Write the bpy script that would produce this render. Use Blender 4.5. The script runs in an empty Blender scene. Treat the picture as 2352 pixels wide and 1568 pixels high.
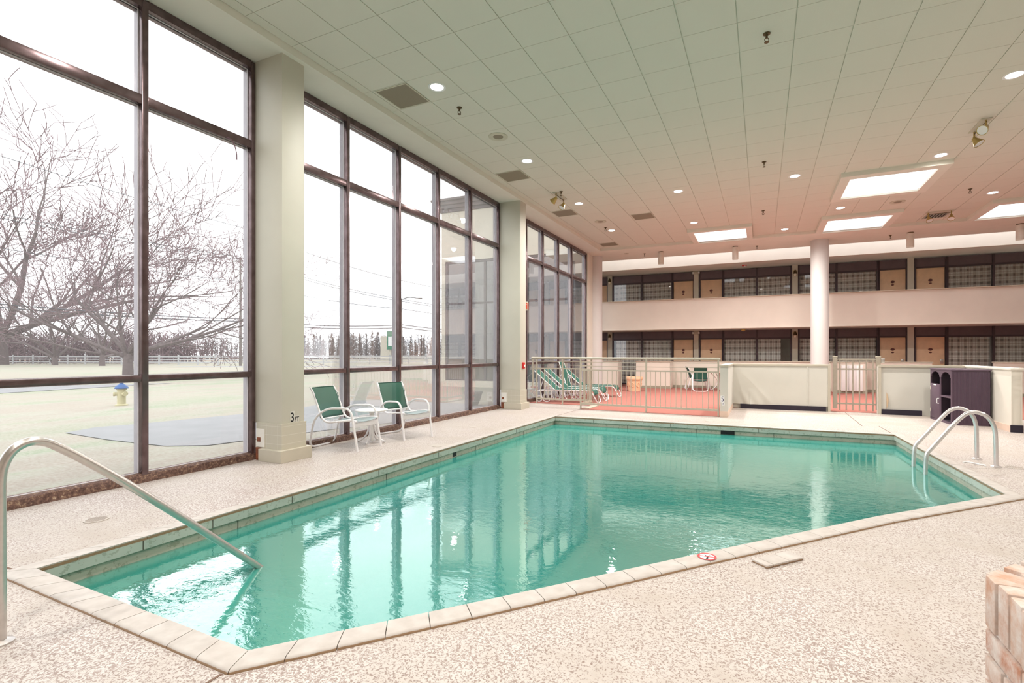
import bpy, bmesh, math, random
from mathutils import Vector, Matrix
R = math.radians
PI = math.pi
rnd = random.Random(7)
scn = bpy.context.scene
COL = scn.collection
# ------------------------------------------------------------------ helpers
class MB:
    """collects shapes in one bmesh; build() links them as ONE mesh object"""
    def __init__(s): s.bm = bmesh.new()
    def box(s, x0, x1, y0, y1, z0, z1, M=None, bevel=0, seg=2):
        r = bmesh.ops.create_cube(s.bm, size=1)
        T = Matrix.Translation(((x0+x1)/2, (y0+y1)/2, (z0+z1)/2)) @ Matrix.Diagonal((abs(x1-x0), abs(y1-y0), abs(z1-z0), 1))
        bmesh.ops.transform(s.bm, matrix=T, verts=r['verts'])
        vs = r['verts']
        if bevel:
            es = list({e for v in vs for e in v.link_edges})
            q = bmesh.ops.bevel(s.bm, geom=es, offset=bevel, segments=seg, affect='EDGES', profile=0.5)
            vs = list({v for f in q['faces'] for v in f.verts} | {v for v in vs if v.is_valid})
        if M is not None: bmesh.ops.transform(s.bm, matrix=M, verts=vs)
        return s
    def bar(s, p, q, w, h, up=(0, 0, 1)):
        """rectangular bar from p to q, w across, h along up"""
        p, q, up = Vector(p), Vector(q), Vector(up)
        d = (q-p); L = d.length; d.normalize()
        sd = d.cross(up).normalized(); u = sd.cross(d)
        M = Matrix((sd, d, u)).transposed().to_4x4(); M.translation = (p+q)/2
        return s.box(-w/2, w/2, -L/2, L/2, -h/2, h/2, M)
    def tube(s, pts, r, seg=10, closed=False, cap=True, r1=None, flat=None):
        pts = [Vector(p) for p in pts]; n = len(pts); rings = []
        def tan(i):
            a = pts[(i-1) % n] if (closed or i > 0) else pts[i]
            b = pts[(i+1) % n] if (closed or i < n-1) else pts[i]
            t = (b-a)
            return t.normalized() if t.length > 1e-9 else Vector((0, 0, 1))
        t0 = tan(0); ref = Vector((0, 0, 1)) if abs(t0.z) < .9 else Vector((1, 0, 0))
        nrm = t0.cross(ref).normalized()
        for i in range(n):
            t = tan(i)
            nrm = (nrm - t*nrm.dot(t))
            nrm = nrm.normalized() if nrm.length > 1e-6 else t.orthogonal().normalized()
            b = t.cross(nrm)
            rr = r if r1 is None else r+(r1-r)*i/max(1, n-1)
            rings.append([s.bm.verts.new(pts[i]+(nrm*math.cos(2*PI*k/seg)+b*math.sin(2*PI*k/seg))*rr) for k in range(seg)])
        m = n if closed else n-1
        for i in range(m):
            A, B = rings[i], rings[(i+1) % n]
            for k in range(seg):
                s.bm.faces.new((A[k], A[(k+1) % seg], B[(k+1) % seg], B[k]))
        if cap and not closed:
            s.bm.faces.new(rings[0][::-1]); s.bm.faces.new(rings[-1])
        return s
    def lathe(s, prof, c=(0, 0, 0), seg=24, M=None):
        rings = []; cx, cy, cz = c; vs = []
        for r, z in prof:
            if r < 1e-6: ring = [s.bm.verts.new((cx, cy, cz+z))]
            else: ring = [s.bm.verts.new((cx+r*math.cos(2*PI*k/seg), cy+r*math.sin(2*PI*k/seg), cz+z)) for k in range(seg)]
            rings.append(ring); vs += ring
        for A, B in zip(rings, rings[1:]):
            for k in range(seg):
                k2 = (k+1) % seg
                f = [A[k % len(A)], A[k2 % len(A)], B[k2 % len(B)], B[k % len(B)]]
                f2 = []
                for v in f:
                    if v not in f2: f2.append(v)
                if len(f2) > 2: s.bm.faces.new(f2)
        if M is not None: bmesh.ops.transform(s.bm, matrix=M, verts=vs)
        return s
    def prism(s, poly, z0, z1, M=None):
        a = [s.bm.verts.new((x, y, z0)) for x, y in poly]; b = [s.bm.verts.new((x, y, z1)) for x, y in poly]; n = len(poly)
        s.bm.faces.new(a[::-1]); s.bm.faces.new(b)
        for i in range(n): s.bm.faces.new((a[i], a[(i+1) % n], b[(i+1) % n], b[i]))
        if M is not None: bmesh.ops.transform(s.bm, matrix=M, verts=a+b)
        return s
    def grid(s, fn, nu, nv):
        g = [[s.bm.verts.new(fn(i/nu, j/nv)) for j in range(nv+1)] for i in range(nu+1)]
        for i in range(nu):
            for j in range(nv): s.bm.faces.new((g[i][j], g[i+1][j], g[i+1][j+1], g[i][j+1]))
        return s
    def quad(s, *p):
        s.bm.faces.new([s.bm.verts.new(q) for q in p]); return s
    def build(s, name, m, parent=None, loc=(0, 0, 0), rot=0, smooth=True, solid=0, link=True, keepn=False):
        me = bpy.data.meshes.new(name)
        if not keepn: bmesh.ops.recalc_face_normals(s.bm, faces=s.bm.faces)
        s.bm.to_mesh(me); s.bm.free()
        if smooth:
            me.polygons.foreach_set('use_smooth', [True]*len(me.polygons)); me.set_sharp_from_angle(angle=R(38))
        for mm in (m if isinstance(m, (list, tuple)) else [m]): me.materials.append(mm)
        o = bpy.data.objects.new(name, me); COL.objects.link(o)
        o.location = loc; o.rotation_euler = (0, 0, rot) if not isinstance(rot, tuple) else rot
        if parent: o.parent = parent
        if solid:
            md = o.modifiers.new('thickness', 'SOLIDIFY'); md.thickness = solid; md.offset = 0
        return o
def fillet(pts, rad, n=6):
    pts = [Vector(p) for p in pts]; out = [pts[0]]
    for i in range(1, len(pts)-1):
        a, b, c = pts[i-1], pts[i], pts[i+1]
        d = min(rad, (a-b).length*.49, (c-b).length*.49)
        p = b+(a-b).normalized()*d; q = b+(c-b).normalized()*d
        for k in range(n+1):
            t = k/n; out.append(p*(1-t)**2+b*2*t*(1-t)+q*t*t)
    out.append(pts[-1]); return out
def tag(o, label=None, cat=None, group=None, kind=None):
    if label: o['label'] = label
    if cat: o['category'] = cat
    if group: o['group'] = group
    if kind: o['kind'] = kind
    return o
def thing(name, label, cat, loc=(0, 0, 0), rot=0, group=None, kind=None):
    o = bpy.data.objects.new(name, None); COL.objects.link(o); o.empty_display_size = .1
    o.location = loc; o.rotation_euler = (0, 0, rot) if not isinstance(rot, tuple) else rot
    return tag(o, label, cat, group, kind)
def struct(o, label=None): 
    o['kind'] = 'structure'
    if label: o['label'] = label
    return o
def copy_tree(o, parent=None):
    c = o.copy(); COL.objects.link(c)
    if parent: c.parent = parent
    for ch in [x for x in KIDS.get(o.name, [])]: copy_tree(ch, c)
    return c
KIDS = {}
def index_kids():
    KIDS.clear()
    for o in bpy.data.objects:
        if o.parent: KIDS.setdefault(o.parent.name, []).append(o)
def dup(root, loc, rot=None, label=None):
    index_kids(); c = copy_tree(root); c.location = loc
    if rot is not None: c.rotation_euler = (0, 0, rot) if not isinstance(rot, tuple) else rot
    if label: c['label'] = label
    return c
def text_part(name, txt, size, m, parent, M, ext=.001, xs=1):
    cu = bpy.data.curves.new('lettering', 'FONT'); cu.body = txt; cu.size = size; cu.extrude = ext
    cu.align_x = 'CENTER'; cu.offset = size*.012
    to = bpy.data.objects.new('lettering', cu); COL.objects.link(to)
    dg = bpy.context.evaluated_depsgraph_get(); me = bpy.data.meshes.new_from_object(to.evaluated_get(dg))
    bpy.data.objects.remove(to); bpy.data.curves.remove(cu)
    me.name = name; me.materials.clear(); me.materials.append(m)
    me.transform(M @ Matrix.Diagonal((xs, 1, 1, 1)))
    o = bpy.data.objects.new(name, me); COL.objects.link(o); o.parent = parent
    return o
# frame of the room block at the far end (turned 2 degrees)
BA = R(2.0); CB, SB = math.cos(BA), math.sin(BA)
def bw(a, d, z=0): return (a*CB-d*SB, a*SB+d*CB, z)
# ------------------------------------------------------------------ materials
def s2l(c): return tuple(((x/255)/12.92 if x/255 <= .04045 else ((x/255+.055)/1.055)**2.4) for x in c)
class NT:
    def __init__(s, name):
        s.m = bpy.data.materials.new(name); s.m.use_nodes = True; s.t = s.m.node_tree
        s.n = s.t.nodes; s.b = s.n['Principled BSDF']; s.out = s.n['Material Output']
    def add(s, typ, **kw):
        x = s.n.new('ShaderNode'+typ)
        for k, v in kw.items():
            if k in x.inputs.keys(): x.inputs[k].default_value = v
            else: setattr(x, k, v)
        return x
    def link(s, a, b): s.t.links.new(a, b)
    def coords(s, kind='Object', scale=None, loc=None, rot=None):
        c = s.add('TexCoord'); o = c.outputs[kind]
        if scale or loc or rot:
            mp = s.add('Mapping')
            if scale: mp.inputs['Scale'].default_value = scale
            if loc: mp.inputs['Location'].default_value = loc
            if rot: mp.inputs['Rotation'].default_value = rot
            s.link(o, mp.inputs['Vector']); o = mp.outputs[0]
        return o
    def noise(s, vec, scale, detail=2, rough=.5, dist=0):
        x = s.add('TexNoise'); x.inputs['Scale'].default_value = scale; x.inputs['Detail'].default_value = detail
        x.inputs['Roughness'].default_value = rough; x.inputs['Distortion'].default_value = dist
        s.link(vec, x.inputs['Vector']); return x.outputs['Fac']
    def ramp(s, fac, stops):
        r = s.add('ValToRGB'); e = r.color_ramp.elements
        while len(e) < len(stops): e.new(.5)
        for k, (p, c) in enumerate(stops):
            e[k].position = p; e[k].color = (*c, 1) if len(c) == 3 else c
        s.link(fac, r.inputs[0]); return r.outputs[0]
    def mix(s, fac, a, b, blend='MIX'):
        x = s.add('Mix'); x.data_type = 'RGBA'; x.blend_type = blend
        ins = [i for i in x.inputs if i.type == 'RGBA']
        f = [i for i in x.inputs if i.type == 'VALUE'][0]
        if isinstance(fac, (int, float)): f.default_value = fac
        else: s.link(fac, f)
        for q, i in ((a, ins[0]), (b, ins[1])):
            if isinstance(q, tuple): i.default_value = (*q, 1) if len(q) == 3 else q
            else: s.link(q, i)
        return [o for o in x.outputs if o.type == 'RGBA'][0]
    def math(s, op, a, b=None, c=None):
        x = s.add('Math'); x.operation = op
        for q, i in ((a, 0), (b, 1), (c, 2)):
            if q is None: continue
            if isinstance(q, (int, float)): x.inputs[i].default_value = q
            else: s.link(q, x.inputs[i])
        return x.outputs[0]
    def bump(s, h, strength=.3, dist=.01):
        b = s.add('Bump'); b.inputs['Strength'].default_value = strength; b.inputs['Distance'].default_value = dist
        s.link(h, b.inputs['Height']); s.link(b.outputs[0], s.b.inputs['Normal']); return b
    def set(s, **kw):
        al = dict(col='Base Color', rough='Roughness', metal='Metallic', spec='Specular IOR Level', alpha='Alpha', trans='Transmission Weight')
        for k, v in kw.items():
            i = s.b.inputs[al.get(k, k)]
            if hasattr(v, 'links') or hasattr(v, 'is_linked'): s.link(v, i)
            elif isinstance(v, tuple) and len(v) == 3: i.default_value = (*v, 1)
            else: i.default_value = v
        return s
def paint(name, rgb, rough=.6, var=.06, nscale=6, bump=0, bscale=120, metal=0, spec=.4):
    """painted / plain surface with a little procedural unevenness"""
    t = NT(name); v = t.coords(); c = s2l(rgb)
    f = t.noise(v, nscale, 3)
    lo = tuple(x*(1-var) for x in c); hi = tuple(min(1, x*(1+var)) for x in c)
    t.set(col=t.ramp(f, [(.3, lo), (.7, hi)]), rough=rough, metal=metal, spec=spec)
    if bump: t.bump(t.noise(v, bscale, 2), bump, .002)
    return t.m
M = {}
M['ceil_tile'] = None
def mk_tile():
    t = NT('ceiling_tile'); v = t.coords()
    c = s2l((226, 224, 212)); g = t.add('NewGeometry')
    f = t.noise(v, 260, 2)
    col = t.ramp(f, [(.35, tuple(x*.86 for x in c)), (.6, c)])
    col = t.mix(t.math('MULTIPLY', g.outputs['Random Per Island'], .05), col, (.6, .58, .5))
    t.set(col=col, rough=.9, spec=.1); t.bump(f, .25, .002); return t.m
M['ceil_tile'] = mk_tile()
M['drywall'] = paint('ceiling_drywall', (228, 225, 214), .85, .02, 3, .08, 150)
M['wallpaint'] = paint('cream_wall', (218, 212, 200), .8, .03, 2, .1, 120)
M['wallpaint2'] = paint('warm_cream_wall', (222, 212, 200), .8, .03, 2, .1, 120)
M['greywall'] = paint('grey_cream_vinyl', (206, 203, 194), .7, .03, 2, .12, 200)
M['white_col'] = paint('white_column_paint', (206, 202, 199), .6, .02, 2, .05, 200)
M['dark_end'] = paint('unseen_wall', (190, 180, 170), .9)
def mk_bronze():
    t = NT('bronze_aluminium'); v = t.coords()
    f = t.noise(v, 9, 4)
    t.set(col=t.ramp(f, [(.3, s2l((96, 78, 78))), (.7, s2l((124, 106, 108)))]), rough=.27, metal=.75, spec=.6); return t.m
M['bronze'] = mk_bronze()
def mk_sill():
    t = NT('corroded_sill'); v = t.coords()
    f = t.noise(v, 34, 5, .7); g = t.noise(v, 7, 3)
    c = t.ramp(f, [(.38, s2l((72, 48, 40))), (.52, s2l((112, 82, 70))), (.62, s2l((150, 120, 96))), (.72, s2l((214, 200, 176)))])
    c = t.mix(t.math('MULTIPLY', g, .6), c, s2l((70, 50, 46)))
    t.set(col=c, rough=.75, metal=0); t.bump(f, .5, .006); return t.m
M['sill'] = mk_sill()
M['alu'] = paint('weathered_aluminium', (168, 162, 168), .5, .06, 9, metal=.2)
M['gasket'] = paint('light_gasket', (212, 206, 210), .5)
def mk_glass(name, tint=(1, 1, 1), refl=1.0, ior=1.5, speck=0, haze=.0):
    t = NT(name); t.n.remove(t.b)
    tr = t.add('BsdfTransparent'); tr.inputs[0].default_value = (*tint, 1)
    gl = t.add('BsdfGlossy'); gl.inputs['Roughness'].default_value = .01
    fr = t.add('Fresnel'); fr.inputs['IOR'].default_value = ior
    f = t.math('MULTIPLY', fr.outputs[0], refl)
    mx = t.add('MixShader'); t.link(f, mx.inputs[0]); t.link(tr.outputs[0], mx.inputs[1]); t.link(gl.outputs[0], mx.inputs[2])
    o = mx.outputs[0]
    if haze or speck:
        df = t.add('BsdfTranslucent'); df.inputs[0].default_value = (.9, .9, .92, 1)
        v = t.coords()
        if speck:
            nz = t.noise(v, 55, 2, .6); n2 = t.noise(v, 1.1, 3)
            h = t.math('MULTIPLY', t.math('GREATER_THAN', nz, .6), t.math('MULTIPLY', t.math('SUBTRACT', n2, .35), speck))
            h = t.math('MAXIMUM', h, haze)
        else:
            h = haze
        m2 = t.add('MixShader')
        if isinstance(h, float): m2.inputs[0].default_value = h
        else: t.link(h, m2.inputs[0])
        t.link(o, m2.inputs[1]); t.link(df.outputs[0], m2.inputs[2]); o = m2.outputs[0]
    t.link(o, t.out.inputs[0]); return t.m
M['glass'] = mk_glass('window_glass', (.98, .985, .985), .55, 1.45, haze=.03)
M['glass_rain'] = mk_glass('rain_specked_window_glass', (.96, .965, .965), .6, 1.45, speck=.5, haze=.04)
M['glass_room'] = mk_glass('room_glass', (1, 1, 1), 1.0, 1.5)
M['glass_dark'] = mk_glass('dark_tinted_glass', (.62, .6, .6), 3.0, 1.5)
def mk_acrylic():
    t = NT('milky_skylight_acrylic'); t.n.remove(t.b)
    a = t.add('BsdfTranslucent'); a.inputs[0].default_value = (.95, .95, .95, 1); v = t.coords()
    b = t.add('BsdfTransparent'); m = t.add('MixShader'); m.inputs[0].default_value = .12
    t.link(a.outputs[0], m.inputs[1]); t.link(b.outputs[0], m.inputs[2]); t.link(m.outputs[0], t.out.inputs[0]); return t.m
M['skyglass'] = mk_acrylic()
M['wellglass'] = mk_glass('light_well_glass', (1, 1, 1), .3, 1.3)
# deck
def mk_deck():
    t = NT('textured_pool_deck'); v = t.coords()
    big = t.noise(v, .55, 4, .6); mid = t.noise(v, 2.6, 4, .6)
    fine = t.noise(v, 80, 3, .6, 1.0); fine2 = t.noise(v, 170, 2, .5)
    patch = t.math('ADD', t.math('MULTIPLY', big, .55), t.math('MULTIPLY', mid, .45))
    thr = t.math('ADD', .13, t.math('MULTIPLY', patch, .66))
    d = t.math('SUBTRACT', fine, thr)
    speck = t.math('MULTIPLY_ADD', d, 11.0, .5)
    sp = t.add('Clamp'); t.link(speck, sp.inputs[0])
    base = t.ramp(patch, [(.38, s2l((178, 167, 157))), (.5, s2l((194, 186, 179))), (.62, s2l((214, 209, 206)))])
    dark = t.ramp(mid, [(.4, s2l((122, 97, 86))), (.6, s2l((144, 123, 112)))])
    inv = t.math('SUBTRACT', 1.0, sp.outputs[0])
    c = t.mix(t.math('MULTIPLY', inv, .8), base, dark)
    t.set(col=c, rough=.5, spec=.35)
    t.bump(t.math('ADD', t.math('MULTIPLY', sp.outputs[0], .6), t.math('MULTIPLY', fine2, .4)), .35, .004)
    return t.m
M['deck'] = mk_deck()
def mk_carpet():
    t = NT('red_outdoor_carpet'); v = t.coords()
    f = t.noise(v, 220, 2); g = t.noise(v, 1.3, 3)
    c = t.ramp(f, [(.3, s2l((150, 96, 87))), (.7, s2l((172, 116, 106)))])
    c = t.mix(t.math('MULTIPLY', g, .25), c, s2l((180, 126, 114)))
    t.set(col=c, rough=.95, spec=.05); t.bump(f, .4, .004); return t.m
M['carpet'] = mk_carpet()
def mk_coping():
    t = NT('cream_coping_tile'); v = t.coords(); g = t.add('NewGeometry')
    f = t.noise(v, 14, 4); c = t.ramp(f, [(.3, s2l((178, 170, 163))), (.7, s2l((196, 189, 183)))])
    c = t.mix(t.math('MULTIPLY', g.outputs['Random Per Island'], .25), c, s2l((186, 173, 162)))
    # tan unglazed clay below the worn edge
    sp = t.add('SeparateXYZ'); t.link(v, sp.inputs[0])
    k = t.math('LESS_THAN', t.math('ADD', sp.outputs[2], t.math('MULTIPLY', f, .006)), .013)
    t.set(col=t.mix(k, c, s2l((150, 122, 94))), rough=.5, spec=.4); return t.m
M['coping'] = mk_coping()
def mk_band(name, a, b, st):
    t = NT(name); v = t.coords()
    f = t.noise(v, 3, 4); g = t.noise(v, 22, 4, .7)
    c = t.ramp(f, [(.3, s2l(a)), (.7, s2l(b))]); c = t.mix(t.math('MULTIPLY', t.math('GREATER_THAN', g, .58), .5), c, s2l(st))
    t.set(col=c, rough=.45); return t.m
M['band_upper'] = mk_band('pool_edge_face', (176, 186, 176), (200, 204, 194), (140, 146, 128))
M['band_lower'] = mk_band('pool_waterline_face', (176, 178, 162), (204, 200, 184), (128, 128, 104))
M['basin'] = paint('pool_plaster', (150, 200, 190), .8, .05, 2)
M['steps'] = paint('pool_step_plaster', (206, 226, 214), .8, .05, 2)
def mk_water():
    t = NT('cloudy_pool_water'); t.n.remove(t.b); v = t.coords()
    df = t.add('BsdfDiffuse'); 
    big = t.noise(v, .35, 2)
    t.link(t.ramp(big, [(.3, s2l((58, 156, 150))), (.7, s2l((76, 172, 156)))]), df.inputs[0])
    tr = t.add('BsdfTransparent'); tr.inputs[0].default_value = (.5, .86, .78, 1)
    m1 = t.add('MixShader'); m1.inputs[0].default_value = .30
    t.link(df.outputs[0], m1.inputs[1]); t.link(tr.outputs[0], m1.inputs[2])
    gl = t.add('BsdfGlossy'); gl.inputs['Roughness'].default_value = .015; gl.inputs[0].default_value = (.86, 1, .95, 1)
    fr = t.add('Fresnel'); fr.inputs['IOR'].default_value = 1.6
    m2 = t.add('MixShader'); ff = t.math('MINIMUM', t.math('MULTIPLY', fr.outputs[0], 2.5), .46); t.link(ff, m2.inputs[0]); t.link(m1.outputs[0], m2.inputs[1]); t.link(gl.outputs[0], m2.inputs[2])
    vs = t.coords('Object', (1, 1.6, 1))
    h = t.math('ADD', t.math('MULTIPLY', t.noise(vs, 2.6, 3, .5, .6), 1.0), t.math('MULTIPLY', t.noise(vs, 13, 3, .55, .6), .42))
    # the ripples run down the middle of the pool, calmer by the far wall
    mask = t.ramp(t.noise(v, .45, 2), [(.38, (.12,)*3), (.6, (1,)*3)])
    b = t.add('Bump'); b.inputs['Distance'].default_value = .012
    t.link(t.math('MULTIPLY', mask, .42), b.inputs['Strength']); t.link(h, b.inputs['Height'])
    t.link(b.outputs[0], gl.inputs['Normal']); t.link(b.outputs[0], fr.inputs['Normal'])
    t.link(m2.outputs[0], t.out.inputs[0]); return t.m
M['water'] = mk_water()
M['steel'] = paint('brushed_stainless_steel', (206, 200, 196), .3, .05, 40, metal=.85)
M['ladder'] = paint('satin_steel_tube', (222, 218, 218), .28, .03, 30, metal=.7)
M['white_frame'] = paint('white_powder_coat', (232, 230, 232), .4, .02, 8)
def mk_sling():
    t = NT('green_sling_mesh'); v = t.coords()
    f = t.noise(v, 300, 1)
    t.set(col=t.ramp(f, [(.3, s2l((28, 82, 66))), (.7, s2l((46, 110, 90)))]), rough=.7)
    tr = t.add('BsdfTransparent'); mx = t.add('MixShader'); mx.inputs[0].default_value = .30
    t.link(t.b.outputs[0], mx.inputs[1]); t.link(tr.outputs[0], mx.inputs[2]); t.link(mx.outputs[0], t.out.inputs[0]); return t.m
M['sling'] = mk_sling()
M['sling_edge'] = paint('green_sling_hem', (30, 70, 60), .7)
M['sling_solid'] = paint('dark_green_sling', (44, 92, 80), .75, .1, 60)
M['fence'] = paint('beige_fence_paint', (184, 176, 160), .5, .03, 6)
M['trim'] = paint('beige_trim', (188, 180, 164), .55, .04, 5)
M['cove'] = paint('black_rubber_cove', (44, 38, 52), .35, .08, 8)
M['gate'] = paint('taupe_gate_paint', (158, 148, 134), .55, .06, 12)
M['purple'] = paint('dark_plum_resin', (92, 74, 88), .5, .05, 12)
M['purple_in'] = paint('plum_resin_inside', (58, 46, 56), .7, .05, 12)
M['white'] = paint('white_plastic', (238, 238, 238), .45, .01)
M['black'] = paint('black_print', (18, 16, 20), .5, .02)
M['navy'] = paint('dark_blue_print', (62, 52, 92), .5, .02)
M['red'] = paint('red_plastic', (206, 52, 50), .4, .04)
M['redpaint'] = paint('red_sign_print', (210, 58, 62), .5, .02)
M['brass'] = paint('worn_brass', (186, 164, 104), .4, .08, 30, metal=.5)
M['darkbrass'] = paint('tarnished_brass', (98, 82, 56), .4, .1, 40, metal=.6)
M['vent'] = None
def mk_vent():
    t = NT('vent_grille'); v = t.coords('Object', (1, 1, 1))
    w = t.add('TexWave'); w.inputs['Scale'].default_value = 26; w.wave_type = 'BANDS'; t.link(v, w.inputs['Vector'])
    t.set(col=t.ramp(w.outputs['Fac'], [(.3, s2l((112, 102, 84))), (.7, s2l((160, 150, 130)))]), rough=.6); return t.m
M['vent'] = mk_vent()
M['door'] = paint('tan_door_laminate', (226, 190, 156), .55, .06, 5)
M['darkpanel'] = paint('dark_bronze_panel', (104, 88, 92), .5, .08, 4, metal=.2)
M['darkframe'] = paint('dark_bronze_frame', (78, 64, 68), .45, .06, 9, metal=.3)
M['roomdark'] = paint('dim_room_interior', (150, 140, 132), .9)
M['plaque'] = paint('oxblood_door_plaque', (96, 48, 44), .45)
M['post'] = paint('beige_facade_post', (206, 198, 182), .7, .03, 4)
def mk_plaid():
    t = NT('plaid_curtain'); c = t.add('UVMap') if False else t.add('TexCoord'); sp = t.add('SeparateXYZ'); t.link(c.outputs['UV'], sp.inputs[0])
    def stripe(o, period, width, soft=.02, off=0):
        f = t.math('FRACT', t.math('ADD', t.math('DIVIDE', o, period), off))
        d = t.math('ABSOLUTE', t.math('SUBTRACT', f, .5))
        x = t.add('Clamp'); t.link(t.math('MULTIPLY', t.math('SUBTRACT', width/2, d), 1/soft), x.inputs[0]); return x.outputs[0]
    u, w = sp.outputs[0], sp.outputs[1]
    base = (.72, .68, .60)
    col = t.mix(t.math('MULTIPLY', stripe(u, .24, .46, .06), .5), s2l((252, 250, 244)), s2l((176, 160, 148)))
    col = t.mix(t.math('MULTIPLY', stripe(w, .24, .46, .06), .55), col, s2l((160, 144, 132)))
    col = t.mix(t.math('MULTIPLY', stripe(u, .24, .10, .03, .5), .45), col, s2l((150, 116, 106)))
    col = t.mix(t.math('MULTIPLY', stripe(w, .24, .10, .03, .5), .45), col, s2l((150, 116, 106)))
    col = t.mix(t.math('MULTIPLY', t.math('MULTIPLY', stripe(u, .24, .40, .06), stripe(w, .24, .40, .06)), .55), col, s2l((92, 80, 78)))
    t.set(col=col, rough=.9, spec=.1); return t.m
M['plaid'] = mk_plaid()
def mk_coltile():
    t = NT('small_wall_tile'); v = t.coords(); sp = t.add('SeparateXYZ'); t.link(v, sp.inputs[0])
    def line(o, per, w): 
        f = t.math('FRACT', t.math('DIVIDE', o, per)); return t.math('LESS_THAN', f, w)
    l = t.math('MAXIMUM', t.math('MAXIMUM', line(sp.outputs[0], .1, .04), line(sp.outputs[1], .42, .0)), line(sp.outputs[2], .11, .05))
    t.set(col=t.mix(l, s2l((190, 184, 168)), s2l((206, 202, 190))), rough=.5); return t.m
M['coltile'] = mk_coltile()
M['colbase'] = paint('column_base_tile', (190, 183, 167), .5, .04, 5)
M['rust'] = paint('rusted_steel', (128, 74, 50), .8, .35, 18, .5, 60)
M['plaster'] = paint('bare_white_plaster', (230, 226, 218), .8, .04, 10)
M['peachtile'] = paint('peach_base_tile', (226, 200, 182), .5, .05, 6)
def mk_brick():
    t = NT('whitewashed_brick'); v = t.coords(); g = t.add('NewGeometry'); f = t.noise(v, 9, 5, .7); f2 = t.noise(v, 60, 3)
    c = t.ramp(g.outputs['Random Per Island'], [(0, s2l((178, 136, 114))), (.4, s2l((190, 155, 134))), (.75, s2l((196, 170, 154))), (1, s2l((172, 118, 94)))])
    c = t.mix(t.ramp(f, [(.38, (0,)*3), (.62, (1,)*3)]), c, s2l((206, 196, 189)))
    c = t.mix(t.math('MULTIPLY', f2, .3), c, s2l((160, 125, 102)))
    t.set(col=c, rough=.9, spec=.15); t.bump(t.math('ADD', f, t.math('MULTIPLY', f2, .5)), .5, .006); return t.m
M['brick'] = mk_brick()
M['mortar'] = paint('pale_mortar', (204, 198, 194), .95, .08, 20, .4, 90)
M['terracotta'] = paint('pale_terracotta', (226, 188, 154), .8, .08, 10)
M['bulb'] = None
M['globe'] = paint('opal_glass', (240, 230, 210), .3)
def emis(name, rgb, s):
    t = NT(name); t.n.remove(t.b); e = t.add('Emission'); e.inputs[0].default_value = (*rgb, 1); e.inputs[1].default_value = s
    t.link(e.outputs[0], t.out.inputs[0]); return t.m
M['bulb'] = emis('lit_lamp', (1, .93, .84), 6)
M['bulb2'] = emis('lit_cylinder_lamp', (1, .95, .9), .35)
# outdoors
def mk_grass():
    t = NT('winter_lawn'); v = t.coords(); vs = t.coords('Object', (1, .35, 1), rot=(0, 0, R(15)))
    a = t.noise(vs, .7, 5, .65); f = t.noise(v, 22, 4, .75); b = t.noise(vs, .2, 4, .6)
    c = t.ramp(a, [(.40, s2l((142, 130, 118))), (.5, s2l((146, 143, 128))), (.58, s2l((124, 136, 108)))])
    c = t.mix(t.ramp(b, [(.42, (0,)*3), (.6, (.7,)*3)]), c, s2l((148, 136, 122)))
    c = t.mix(t.ramp(f, [(.35, (.0,)*3), (.65, (.75,)*3)]), c, s2l((166, 163, 152)))
    t.set(col=c, rough=.95, spec=.05); return t.m
M['grass'] = mk_grass()
M['field'] = paint('dry_field', (128, 111, 93), .95, .1, .2)
M['asphalt'] = paint('damp_asphalt', (130, 129, 130), .8, .06, 2)
M['bark'] = paint('grey_bark', (96, 85, 84), .9, .2, 8, .5, 40)  # lightened so the trees look misty, haze put into the colour
M['twig'] = paint('red_brown_twigs', (112, 92, 95), .9, .2, 2)  # mist put into the twig colour as a lighter tone
M['far_tree'] = paint('misty_grey_brown_branches', (112, 103, 103), .95, .15, .4)  # faded tone: distance haze put into the colour instead of a volume
M['far_tree2'] = paint('misty_rust_branches', (126, 108, 102), .95, .12, .4)  # distance haze put into this rust tone too
M['vinyl'] = paint('white_vinyl_fence', (169, 169, 170), .6, .02)
M['pole'] = paint('weathered_pole', (103, 96, 91), .9, .1, 2)
M['cable'] = paint('grey_cable', (80, 78, 82), .7)
M['hyd_y'] = paint('pale_yellow_paint', (176, 168, 132), .6, .05)
M['hyd_b'] = paint('blue_paint', (50, 85, 135), .6, .05)
M['stone'] = paint('cast_stone', (131, 131, 126), .9, .08, 10, .3, 60)
M['stucco'] = paint('beige_stucco', (206, 198, 182), .9, .04, 2, .3, 60)
M['cornice'] = paint('mauve_cornice', (103, 91, 91), .8, .08, 6)
M['signgreen'] = paint('green_sign_face', (42, 126, 96), .5)
# ------------------------------------------------------------------ camera
CH = 1.35
cam = bpy.data.cameras.new('camera'); co = bpy.data.objects.new('camera', cam); COL.objects.link(co)
cam.sensor_width = 36; cam.lens = 36*1145/2352; cam.shift_x = -45/2352; cam.shift_y = 29/2352
cam.clip_start = .05; cam.clip_end = 600
co.location = (0, 0, CH); co.rotation_euler = (PI/2, 0, math.atan(530/1145)); scn.camera = co
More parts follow.
